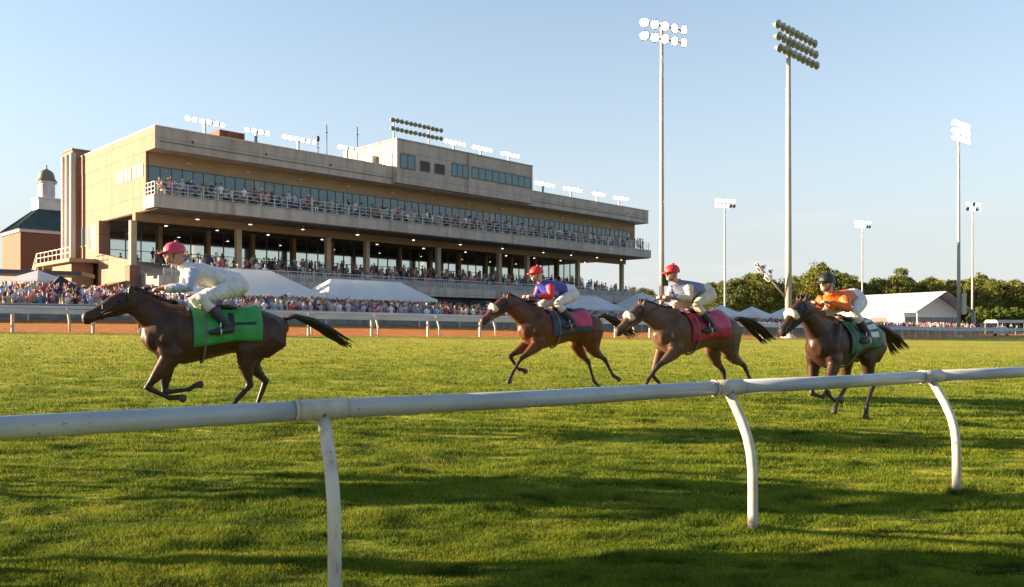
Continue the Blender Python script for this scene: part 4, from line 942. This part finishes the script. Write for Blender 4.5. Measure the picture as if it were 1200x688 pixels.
# steward in a yellow vest
q = W(14.6, -15.2); stw = link('person', PM['down', 'cap'].copy(), None, (q.x, q.y, h(q.x, q.y)+.02), face0); tag(stw, 'steward in a bright yellow vest standing before the second marquee', 'person')
stw.scale = (1.03,)*3; stw.data.materials[2] = mat('hi_vis', (.55, .80, .03), None, 5, .6); stw.data.materials[3] = MC('trousers', 'dark', PANTS['dark']); stw.data.materials[1] = MC('hat', 'navy', HATC['navy'])

# ================================================================== HORSES AND JOCKEYS
TX = [-.90, -.80, -.66, -.45, -.15, .15, .42, .60, .76, .90]
TZ = [1.37, 1.35, 1.32, 1.29, 1.285, 1.245, 1.22, 1.245, 1.23, 1.20]
TH = [.09, .165, .25, .325, .285, .315, .355, .355, .27, .13]
TW = [.10, .18, .25, .29, .265, .295, .275, .235, .20, .10]
def trunk_at(x): return float(np.interp(x, TX, TZ)), float(np.interp(x, TX, TH)), float(np.interp(x, TX, TW))
def leg_pts(p0, segs):
    """joint positions from a start point and (length, angle forward of straight down) pairs"""
    P = [Vector(p0)]
    for ln, a in segs: a = rad(a); P.append(P[-1] + Vector((math.sin(a)*ln, 0, -math.cos(a)*ln)))
    return P
POSE = {  # front legs: forearm, cannon, pastern ; hind legs: thigh, gaskin, cannon, pastern
    'gather': dict(fl=(38, -62, -95), fr=(5, -95, -125), hl=(48, -12, 42, 20), hr=(30, -42, 20, -15), neck=.02, ns=.74, dn=-.24),
    'reach': dict(fl=(58, 44, 30), fr=(30, -48, -80), hl=(-8, -62, -30, -62), hr=(10, -44, -12, -40), neck=-.05),
    'push': dict(fl=(56, 34, 30), fr=(62, -38, -80), hl=(-2, -58, -32, -65), hr=(16, -46, -18, -42), neck=.05),
    'float': dict(fl=(34, -58, -100), fr=(8, -78, -115), hl=(40, -30, 32, 5), hr=(52, -5, 50, 30), neck=.10),
    'stand': dict(fl=(2, 0, 12), fr=(-2, 0, 12), hl=(18, -22, 0, 18), hr=(14, -26, -2, 18), neck=.30, dn=-.42)}
def horse_mesh(pose, coat):
    p = POSE[pose]; m = MB(); seg = []; nk = p['neck']; ns = p.get('ns', .9); X = lambda x: .52 + (x-.52)*ns
    m.loft([(x, 0, z, a, b) for x, z, a, b in zip(TX, TZ, TH, TW)], 20)
    seg.append(((-.8, 0, 1.28), (.8, 0, 1.25), .30, 0))
    
    m.loft([(.52, 0, 1.36, .32, .19), (X(.74), 0, 1.42 + nk*.25, .255, .15), (X(.96), 0, 1.53 + nk*.55, .20, .115), (X(1.15), 0, 1.63 + nk*.85, .165, .095), (X(1.31), 0, 1.70 + nk, .125, .085)], 16)
    seg.append(((.6, 0, 1.4), (X(1.15), 0, 1.63+nk), .18, 0))
    dn = p.get('dn', -.36)
    Hs = lambda f: (X(1.31) - .04 + .50*f, 0, 1.70 + nk + dn*f - .03)
    m.loft([(*Hs(-.02), .11, .085), (*Hs(.18), .145, .10), (*Hs(.38), .135, .092), (*Hs(.6), .098, .072), (*Hs(.8), .078, .062), (*Hs(.95), .080, .066), (*Hs(1.03), .055, .05)], 14)
    m.ell((Hs(.93)[0]+.01, 0, Hs(.93)[2]-.055), (.06, .045, .035), 10, 6)
    for s_ in (-1, 1):
        m.ell((Hs(.28)[0], s_*.082, Hs(.28)[2]+.06), (.04, .02, .028), 8, 5)
        b = Vector((Hs(.02)[0]-.01, s_*.055, Hs(.02)[2]+.08)); t = b + Vector((-.03, s_*.03, .145)); m.loft([(*b, .038, .03), (*((b+t)/2 + Vector((.008, 0, 0))), .036, .024), (*t, .008, .008)], 8)
    seg += [(Hs(0), Hs(.8), .11, 0), (Hs(.88), Hs(1.05), .09, 3)]
    for key, s_ in (('fl', 1), ('fr', -1)):
        a = p[key]; y = s_*.165; P = leg_pts((.60, y, 1.02), [(.10, a[0]*.5), (.42, a[0]), (.30, a[1]), (.115, a[2]), (.075, a[2]*.7)])
        m.loft([(.62, y*.85, 1.22, .19, .085), (*P[0], .165, .095), (*P[1], .125, .082), (*(P[1].lerp(P[2], .45)), .086, .066), (*(P[1].lerp(P[2], .86)), .045, .042), (*P[2], .050, .046), (*(P[2].lerp(P[3], .18)), .038, .034), (*(P[2].lerp(P[3], .8)), .030, .026), (*P[3], .040, .034), (*P[4], .034, .032)], 10)
        m.loft([(*P[4].lerp(P[3], .1), .042, .040), (*P[5], .062, .056)], 10)
        seg += [(P[0], P[1].lerp(P[2], .55), .09, 0), (P[1].lerp(P[2], .75), P[2], .05, 1), (P[2], P[4], .036, 1), (P[4].lerp(P[5], .35), P[5], .05, 2)]
    for key, s_ in (('hl', 1), ('hr', -1)):
        a = p[key]; y = s_*.15; P = leg_pts((-.55, y, 1.24), [(.36, a[0]), (.43, a[1]), (.37, a[2]), (.12, a[3]), (.075, a[3]*.7)])
        q1 = P[0].lerp(P[1], .5) + Vector((-.15, 0, -.02)); q2 = P[1].lerp(P[2], .18) + Vector((-.08, 0, 0)); m.loft([(-.66, y*.85, 1.36, .13, .10), (-.71, y*.92, 1.22, .13, .10), (*q1, .12, .095), (*q2, .075, .06), (*P[1].lerp(P[2], .5), .045, .04)], 14)
        m.loft([(-.62, y*.8, 1.40, .26, .13), (-.60, y, 1.22, .29, .145), (*(P[0].lerp(P[1], .5) + Vector((-.05, 0, 0))), .25, .130), (*(P[1] + Vector((-.05, 0, .02))), .175, .105), (*(P[1].lerp(P[2], .42)), .108, .076), (*(P[1].lerp(P[2], .82)), .054, .046), (*P[2], .056, .046), (*(P[2].lerp(P[3], .2)), .042, .036), (*(P[2].lerp(P[3], .82)), .033, .029), (*P[3], .042, .036), (*P[4], .035, .033)], 10)
        m.loft([(*P[4].lerp(P[3], .1), .042, .040), (*P[5], .062, .056)], 10)
        seg += [(P[0], P[1].lerp(P[2], .5), .12, 0), (P[1].lerp(P[2], .78), P[2], .05, 1), (P[2], P[4], .036, 1), (P[4].lerp(P[5], .35), P[5], .05, 2)]
    for s_ in (-1, 1):
        m.loft([(.50, s_*.17, 1.52, .07, .05), (.58, s_*.20, 1.36, .10, .06), (.66, s_*.19, 1.18, .11, .07), (.62, s_*.18, 1.04, .09, .06)], 10)
        m.loft([(-.52, s_*.14, 1.46, .08, .08), (-.66, s_*.14, 1.38, .12, .10), (-.72, s_*.135, 1.24, .11, .09)], 14)
        m.loft([(X(.72), s_*.11, 1.38, .05, .05), (X(.92), s_*.085, 1.50 + nk*.5, .05, .04), (X(1.12), s_*.065, 1.60 + nk*.8, .04, .035)], 8)
        m.ell((.82, s_*.08, 1.20), (.09, .075, .13), 12, 9)
    me = bake(m, .014, 9, None, 'body'); C, lab = classify(me, seg)
    set_mats(me, lab, coat); return me, Hs
M_HOOF = mat('hoof', (.05, .04, .03), None, 5, .5); M_LEATH = mat('leather', (.035, .018, .01), None, 8, .45); M_DARKH = mat('dark_hair', (.012, .009, .007), (.02, .014, .01), 20, .55)
M_WOOL = mat('sheepskin', (.72, .60, .46), (.6, .5, .38), 30, .95, bump=.6, bscale=60); M_EYE = mat('eye', (.01, .006, .004), None, 5, .05)
M_METAL = mat('stirrup_steel', (.5, .5, .5), None, 4, .3, metal=.9)
def horse(label, pose, coat_c, cloth, patch, wool, group='racehorses galloping in the race', racing=True, tail_dir=1.0):
    c1, c2 = coat_c; nm_ = 'coat_' + label.split()[0] + '_' + label.split()[1]
    coat = mat(nm_, c1, c2, 2.6, .42, spec=.34, bump=.25, bscale=9); dk_ = mat(nm_ + '_points', tuple(x*.25 + .006 for x in c2), None, 6, .5); mz = mat(nm_ + '_muzzle', tuple(x*.45 + .01 for x in c2), None, 6, .5)
    e = empty('horse' if not racing else 'racehorse'); tag(e, label, 'horse', group if racing else None)
    me, Hs = horse_mesh(pose, [coat, dk_, M_HOOF, mz]); link('body', me, e)
    rg = random.Random(len(label)); mb = MB()
    for k in range(26):
        y = rg.uniform(-.05, .05); st = 1 if racing else .25
        z = lambda q: 1.44 + q + rg.uniform(-.03, .03)
        if racing: P = [(-.86, y*.4, 1.46), (-1.02, y, 1.50), (-1.25, y*1.8, z(-.02 + y*.5)), (-1.5, y*2.4, z(-.16 + y)), (-1.72 - rg.uniform(0, .15), y*3, z(-.34 + y*1.5))]
        else: P = [(-.86, y*.4, 1.46), (-.97, y, 1.38), (-1.0, y*1.6, 1.1), (-.98, y*2, .75), (-.97, y*2, .45)]
        mb.tube(P, [.030, .030, .026, .02, .004], 5)
    mb.build('tail', M_DARKH, e); mb = MB(); nk = POSE[pose]['neck']; ns = POSE[pose].get('ns', .9); X = lambda x: .52 + (x-.52)*ns
    for k in range(46):
        f = k/45; x = .60 + (X(1.31) - .61)*f; z0 = np.interp(x, [.52, X(.74), X(.96), X(1.15), X(1.31)], [1.36+.30, 1.42+nk*.25+.235, 1.53+nk*.55+.185, 1.63+nk*.85+.15, 1.70+nk+.11]); s_ = rg.uniform(-.03, .03)
        mb.tube([(x, s_*.5, z0-.03), (x-.05, s_-.03, z0+.035), (x-.12, s_-.075, z0-.0), (x-.17, s_-.10, z0-.07)], [.018, .017, .013, .003], 5)
    mb.build('mane', M_DARKH, e)
    for s_ in (-1, 1): mb = MB(); q = Hs(.28); mb.ell((q[0]+.005, s_*.094, q[2]+.055), (.022, .012, .019), 10, 7); mb.build('eye', M_EYE, e)
    # bridle: straps round nose, brow and throat, cheek pieces, bit
    br = MB()
    def ring(f, rz, ry, w=.011, tilt=0):
        q = Vector(Hs(f)); br.tube([q + Vector((.0 + tilt*math.sin(a), ry*math.cos(a), rz*math.sin(a))) for a in [2*math.pi*k/18 for k in range(19)]], w, 6)
    ring(.62, .102, .078); ring(.08, .145, .10, .011, -.03); ring(.2, .152, .107, .009, -.06)
    for s_ in (-1, 1): br.tube([(Hs(.08)[0], s_*.10, Hs(.08)[2]+.05), (Hs(.45)[0], s_*.098, Hs(.45)[2]+.0), (Hs(.82)[0], s_*.072, Hs(.82)[2]-.03)], .010, 6); br.ell((Hs(.82)[0], s_*.075, Hs(.82)[2]-.03), (.03, .008, .03), 10, 5)
    bl = br.build('bridle', M_LEATH, e)
    if wool: mb = MB(); q = Vector(Hs(.58)); mb.loft([(q.x-.05, -.07, q.z+.05, .045, .05), (q.x, -.05, q.z+.12, .052, .05), (q.x+.02, 0, q.z+.14, .055, .055), (q.x, .05, q.z+.12, .052, .05), (q.x-.05, .07, q.z+.05, .045, .05)], 12, side=(1, 0, 0)); mb.build('noseband', M_WOOL, bl)
    if racing:
        rn = MB()
        for s_ in (-1, 1): rn.tube([(Hs(.82)[0], s_*.085, Hs(.82)[2]-.03), (X(1.24), s_*.14, 1.60 + nk*.7), (X(1.0), s_*.15, 1.70 + nk*.3), (.80, s_*.11, 1.79), (.74, s_*.06, 1.80)], .009, 6)
        rn.tube([(.74, .06, 1.80), (.70, 0, 1.77), (.74, -.06, 1.80)], .009, 6); rn.build('reins', M_LEATH, bl)
    if cloth:
        def cover(x0, x1, a0, off, nx=22, na=30, mi=None):
            m = MB()
            for i in range(nx+1):
                x = x0 + (x1-x0)*i/nx; z, hh, hw_ = trunk_at(x)
                for j in range(na+1):
                    a = -a0 + 2*a0*j/na; wv = .006*math.sin(x*23 + a*5)
                    m.v.append((x, math.sin(a)*(hw_+off+wv), z + math.cos(a)*(hh+off+wv)))
            k = na+1
            for i in range(nx):
                for j in range(na):
                    m.f.append((i*k+j, (i+1)*k+j, (i+1)*k+j+1, i*k+j+1)); m.sm.append(True); fx = (i+.5)/nx; aa = (-a0 + 2*a0*(j+.5)/na)
                    m.m.append(mi(fx, aa) if mi else 0)
            return m
        def solid(m, name, mats, par):
            o = m.build(name, mats, par); md = o.modifiers.new('s', 'SOLIDIFY'); md.thickness = .012; md.offset = 1; return o
        solid(cover(-.50, .36, 1.95, .018, mi=patch), 'saddlecloth', cloth, e)
        sd = MB(); sd.loft([(-.22, 0, 1.60, .035, .10), (-.10, 0, 1.615, .035, .13), (.08, 0, 1.61, .03, .11), (.22, 0, 1.64, .045, .09)], 14); so_ = sd.build('saddle', M_LEATH, e)
        gm = MB(); z, hh, hw_ = trunk_at(.22); gm.tube([(.22, math.sin(a)*(hw_+.026), z + math.cos(a)*(hh+.026)) for a in [2*math.pi*k/30 for k in range(31)]], .016, 6); gm.build('girth', mat('girth_web', (.16, .14, .12), None, 5, .8), so_)
        for s_ in (-1, 1): sm_ = MB(); sm_.tube([(.02, s_*.16, 1.60), (.04, s_*.345, 1.40), (.05, s_*.36, 1.30)], .010, 5); sm_.tube([(.05, s_*.30, 1.24), (.05, s_*.30, 1.31), (.05, s_*.36, 1.345), (.05, s_*.42, 1.31), (.05, s_*.42, 1.24), (.05, s_*.30, 1.24)], .010, 6); sm_.build('stirrup', M_METAL, so_)
    return e
def jockey(label, cap, jacket, sleeve, breech, variant=0, goggle=True):
    e = empty('person'); tag(e, label, 'person', 'jockeys riding in the race')
    m = MB(); seg = []; up = (-.17, -.13, -.19, -.28)[variant]
    PV = Vector((-.20, 0, 1.93)); CH = Vector((.20, 0, 2.16 + up)); SHc = Vector((.36, 0, 2.20 + up)); NK = Vector((.47, 0, 2.30 + up)); HD = Vector((.55, 0, 2.41 + up))
    m.loft([(-.33, 0, 1.85, .10, .13), (*PV, .145, .175), (-.03, 0, 2.03 + up*.4, .125, .155), (*CH, .135, .175), (.33, 0, 2.19 + up, .115, .185), (.41, 0, 2.25 + up, .07, .09), (*NK, .058, .058), (.51, 0, 2.34 + up, .055, .055)], 16)
    seg += [((-.28, 0, 1.89), (-.12, 0, 1.96), .17, 2), ((.0, 0, 2.04+up*.5), (.36, 0, 2.2+up), .16, 1), ((.44, 0, 2.28+up), HD, .07, 0)]
    m.ell(HD, (.105, .08, .125), 16, 11); m.loft([(HD.x+.06, 0, HD.z-.06, .05, .045), (HD.x+.075, 0, HD.z-.10, .03, .035)], 10)
    m.ell((HD.x+.108, 0, HD.z-.02), (.026, .017, .028), 10, 6); m.ell((HD.x+.092, 0, HD.z-.068), (.018, .03, .012), 10, 5)
    for s_ in (-1, 1): m.ell((HD.x-.01, s_*.082, HD.z-.01), (.022, .012, .033), 8, 5)
    seg += [(HD, HD + Vector((.08, 0, -.05)), .10, 0)]
    hands = []
    for s_ in (-1, 1):
        Hp = Vector((-.19, s_*.11, 1.88)); K = Vector((.26, s_*.27, 1.70)); A = Vector((-.06, s_*.325, 1.365)); T0 = Vector((.13, s_*.345, 1.285))
        m.loft([(*Hp, .125, .115), (*Hp.lerp(K, .5), .098, .092), (*K, .068, .064), (*K.lerp(A, .4), .062, .058), (*A, .042, .040)], 12)
        m.loft([(A.x-.055, A.y, A.z-.045, .042, .036), (A.x+.03, A.y, A.z-.055, .042, .04), (*T0, .03, .042), (T0.x+.05, T0.y, T0.z-.006, .02, .03)], 10)
        seg += [(Hp, K, .09, 2), (K, K.lerp(A, .25), .06, 2), (K.lerp(A, .45), A, .055, 3), (A + Vector((-.05, 0, -.05)), T0, .05, 3)]
        S0 = SHc + Vector((-.01, s_*.175, -.01)); E_ = Vector((.40, s_*.26, 1.93 + up*.6)); Wr = Vector((.67, s_*.115, 1.84))
        m.loft([(*S0, .072, .068), (*S0.lerp(E_, .5), .06, .056), (*E_, .048, .046), (*E_.lerp(Wr, .5), .045, .042), (*Wr, .03, .03)], 12)
        seg += [(S0, E_, .06, 1), (E_, E_.lerp(Wr, .88), .045, 1)]
        d = (Wr - E_).normalized(); m.loft([(*Wr, .028, .030), (*(Wr + d*.05), .022, .045), (*(Wr + d*.09), .020, .042)], 10); pc = Wr + d*.09
        for f in range(4):
            b = pc + Vector((0, (f-1.5)*.021, .004)); ln = (.9, 1.0, .95, .75)[f]; m.tube([b, b + Vector((.032*ln, 0, .002)), b + Vector((.044*ln, 0, -.028)), b + Vector((.016, 0, -.048*ln))], [.0105, .010, .0095, .008], 7)
        th = Wr + d*.035 + Vector((0, -s_*.038, .008)); m.tube([th, th + Vector((.03, -s_*.012, .01)), th + Vector((.06, -s_*.002, -.008))], [.012, .011, .008], 7)
        seg += [(Wr + d*.02, pc + Vector((.05, 0, -.03)), .045, 0)]; hands.append(pc)
    me = bake(m, .0115, 3, None, 'body'); C, lab = classify(me, seg); nm_ = label.split()[2].replace(',', '') + str(variant)
    set_mats(me, np.where(lab == 3, 1, 0), [SKINS[0 if variant != 1 else 1], M_LEATH]); link('body', me, e)
    def garment(name, mask, off, mats, mf=None):
        g = extract(me, mask, off, name); g.materials.clear()
        for q in mats: g.materials.append(q)
        cc = centers(g); mi = mf(cc) if mf else np.zeros(len(cc)); g.polygons.foreach_set('material_index', mi.astype(np.int32)); v = np.empty(len(g.vertices)*3); g.vertices.foreach_get('co', v); v = v.reshape(-1, 3)
        fl = .5 if name == 'boot' else 1
        v[:, 2] += fl*.0035*np.sin(v[:, 0]*75 + v[:, 1]*41) + fl*.002*np.sin(v[:, 0]*160 - v[:, 1]*90); v[:, 1] += fl*.003*np.sin(v[:, 0]*61 - v[:, 2]*77); g.vertices.foreach_set('co', v.ravel()); g.update()
        o = link(name, g, e); md = o.modifiers.new('s', 'SOLIDIFY'); md.thickness = .006; return o
    garment('jacket', lab == 1, .016, [jacket, sleeve], lambda c: (np.abs(c[:, 1]) > .20) if sleeve is not jacket else np.zeros(len(c)))
    garment('breeches', lab == 2, .011, [breech]); [garment('boot', (lab == 3) & (C[:, 1]*s_ > 0), .008, [M_BLACK]) for s_ in (-1, 1)]
    hm = MB(); M_ = Matrix.Translation(HD + Vector((-.012, 0, .025))) @ Matrix.Rotation(rad(8), 4, 'Y')
    hm.lathe([(.130, -.012), (.132, .03), (.120, .075), (.085, .115), (.04, .133), (.001, .138)], n=24, M=M_ @ Matrix.Diagonal((1.05, .86, 1, 1))); hm.lathe([(.122, -.010), (.130, -.012)], n=24, M=M_ @ Matrix.Diagonal((1.05, .86, 1, 1)))
    hm.loft([(HD.x+.09, 0, HD.z+.03, .012, .09), (HD.x+.15, 0, HD.z+.018, .010, .08), (HD.x+.185, 0, HD.z+.005, .006, .05)], 12)
    hm.ell((HD.x-.03, 0, HD.z+.168), (.024, .024, .02), 10, 6); ho = hm.build('helmet', cap, e)
    st_ = MB(); st_.tube([(HD.x, .083, HD.z+.02), (HD.x+.03, .07, HD.z-.08), (HD.x+.06, 0, HD.z-.13), (HD.x+.03, -.07, HD.z-.08), (HD.x, -.083, HD.z+.02)], .009, 6); st_.build('chin_strap', M_BLACK, ho)
    gg = MB(); gg.loft([(HD.x+.055, -.075, HD.z+.015, .022, .012), (HD.x+.095, -.04, HD.z+.012, .026, .014), (HD.x+.108, 0, HD.z+.012, .022, .012), (HD.x+.095, .04, HD.z+.012, .026, .014), (HD.x+.055, .075, HD.z+.015, .022, .012)], 10, side=(1, 0, 0)); gg.build('goggles', M_GLASSD, e)
    return e, hands
def whip(h0, loc, rot, label):
    mb = MB(); mb.tube([h0 + Vector((.05, 0, .02)), h0 + Vector((-.12, -.06, -.06)), h0 + Vector((-.42, -.16, -.14))], [.010, .008, .005], 6); o = mb.build('riding_whip', M_BLACK, None, loc, rot); tag(o, label, 'whip'); return o
HR = math.atan2(-RD.y, -RD.x)
C_ = lambda n, c, c2=None: mat('silk_' + n, c, c2 or tuple(x*.8 for x in c), 9, .5, bump=.5, bscale=34)
WHITE_S = C_('white', (.60, .59, .58)); RED_S = C_('red', (.60, .025, .03)); ROYAL = C_('royal', (.05, .05, .32)); PURP = C_('purple', (.15, .06, .26)); ORANGE = C_('orange', (.66, .135, .012)); GREYB = C_('grey_blue', (.14, .17, .26)); CREAM = C_('cream', (.58, .49, .37)); PALEB = C_('pale_blue', (.34, .40, .56)); PINK = C_('pink', (.60, .045, .11))
GREEN = C_('green', (.035, .27, .06)); DGREEN = C_('dark_green', (.01, .10, .06)); WINE = C_('wine', (.30, .012, .04)); NAVYC = C_('navy', (.03, .05, .10)); MAGEN = C_('magenta', (.45, .05, .12)); NEARBLK = C_('near_black', (.014, .014, .013))
def place(e, px, dep, dz=0.0, rot=0.0):
    x = (px-600)/960*dep; e.location = (x, dep, h(x, dep) + dz); e.rotation_euler = (0, 0, HR + rot)
def pair(px, dep, dz, hk, jk, rot=0.0, wl=None):
    hs = horse(**hk); jo_, hands = jockey(**jk)
    for q in (hs, jo_): place(q, px, dep, dz, rot)
    if wl: whip(hands[0], hs.location, hs.rotation_euler[2], wl)
    return hs, jo_
pA = lambda f, a: 1 if (.40 < f < .52 and .6 < abs(a) < 1.45) or (.1 < f < .52 and 1.22 < abs(a) < 1.36) else 0
pB = lambda f, a: 1 if f < .55 and .55 < abs(a) < 1.5 else 0
pC = lambda f, a: 1 if f < .42 and .45 < abs(a) < 1.45 else 0
pD = lambda f, a: 1 if .08 < f < .62 and (.35 < abs(a) < .62 or .78 < abs(a) < 1.02 or 1.2 < abs(a) < 1.4) else 0
h1, j1 = pair(256, 10.8, -.03, dict(label='dark brown racehorse in a bright green saddlecloth, leading at the left', pose='gather', coat_c=((.070, .028, .014), (.036, .016, .010)), cloth=[GREEN, NEARBLK], patch=pA, wool=False),
     dict(label='leading jockey, white and pale blue silks with red cap, above green saddlecloth', cap=PINK, jacket=WHITE_S, sleeve=PALEB, breech=WHITE_S, variant=1))
h2, j2 = pair(657, 15.4, .0, dict(label='bay racehorse in navy and pink saddlecloth with pale noseband, second from left', pose='push', coat_c=((.13, .046, .018), (.07, .026, .012)), cloth=[NAVYC, MAGEN], patch=pB, wool=True),
     dict(label='second jockey, royal blue and red silks with bright red cap', cap=RED_S, jacket=ROYAL, sleeve=RED_S, breech=WHITE_S, variant=0))
h3, j3 = pair(816, 13.8, .0, dict(label='grey brown racehorse in dark red saddlecloth with pale patch, third from left', pose='reach', coat_c=((.12, .066, .042), (.075, .042, .028)), cloth=[WINE, MAGEN], patch=pC, wool=True),
     dict(label='third jockey, grey blue silks with cream sleeves and red cap', cap=RED_S, jacket=GREYB, sleeve=CREAM, breech=CREAM, variant=2))
h4, j4 = pair(991, 12.4, -.08, dict(label='near black racehorse in green and white striped saddlecloth, last at the right', pose='float', coat_c=((.05, .024, .015), (.028, .014, .010)), cloth=[DGREEN, WHITE_S], patch=pD, wool=True),
     dict(label='last jockey, vivid orange silks with dark cap', cap=NEARBLK, jacket=ORANGE, sleeve=ORANGE, breech=WHITE_S, variant=3), rot=.13, wl='dark whip in the hand of the orange jockey')
# two unseen horses with riders, added past the left edge to shadow the turf
for (x, y, hs, js, lh, lj) in ((-7.1, 7.5, h1, j1, 'unseen brown racehorse added for its shadow beyond the left edge, further from the rail', 'unseen jockey in white silks added for the shadow beyond the left edge'),
                     (-5.75, 5.0, h4, j4, 'unseen near black racehorse added for its shadow beyond the left edge, close to the rail', 'unseen jockey in orange silks added for the shadow beyond the left edge')):
    for src, lab in ((hs, lh), (js, lj)): c = copy_tree(src); c['label'] = lab; c.location = (x, y, h(x, y) + .08)
# lead pony standing side on behind the first horse's head
po = horse('chestnut lead pony standing on the dirt behind the first horse head', 'stand', ((.16, .06, .022), (.10, .04, .016)), None, None, False, racing=False)
px_, dp_ = 167, 43.0; po.location = ((px_-600)/960*dp_, dp_, h((px_-600)/960*dp_, dp_)); po.rotation_euler = (0, 0, rad(-62))
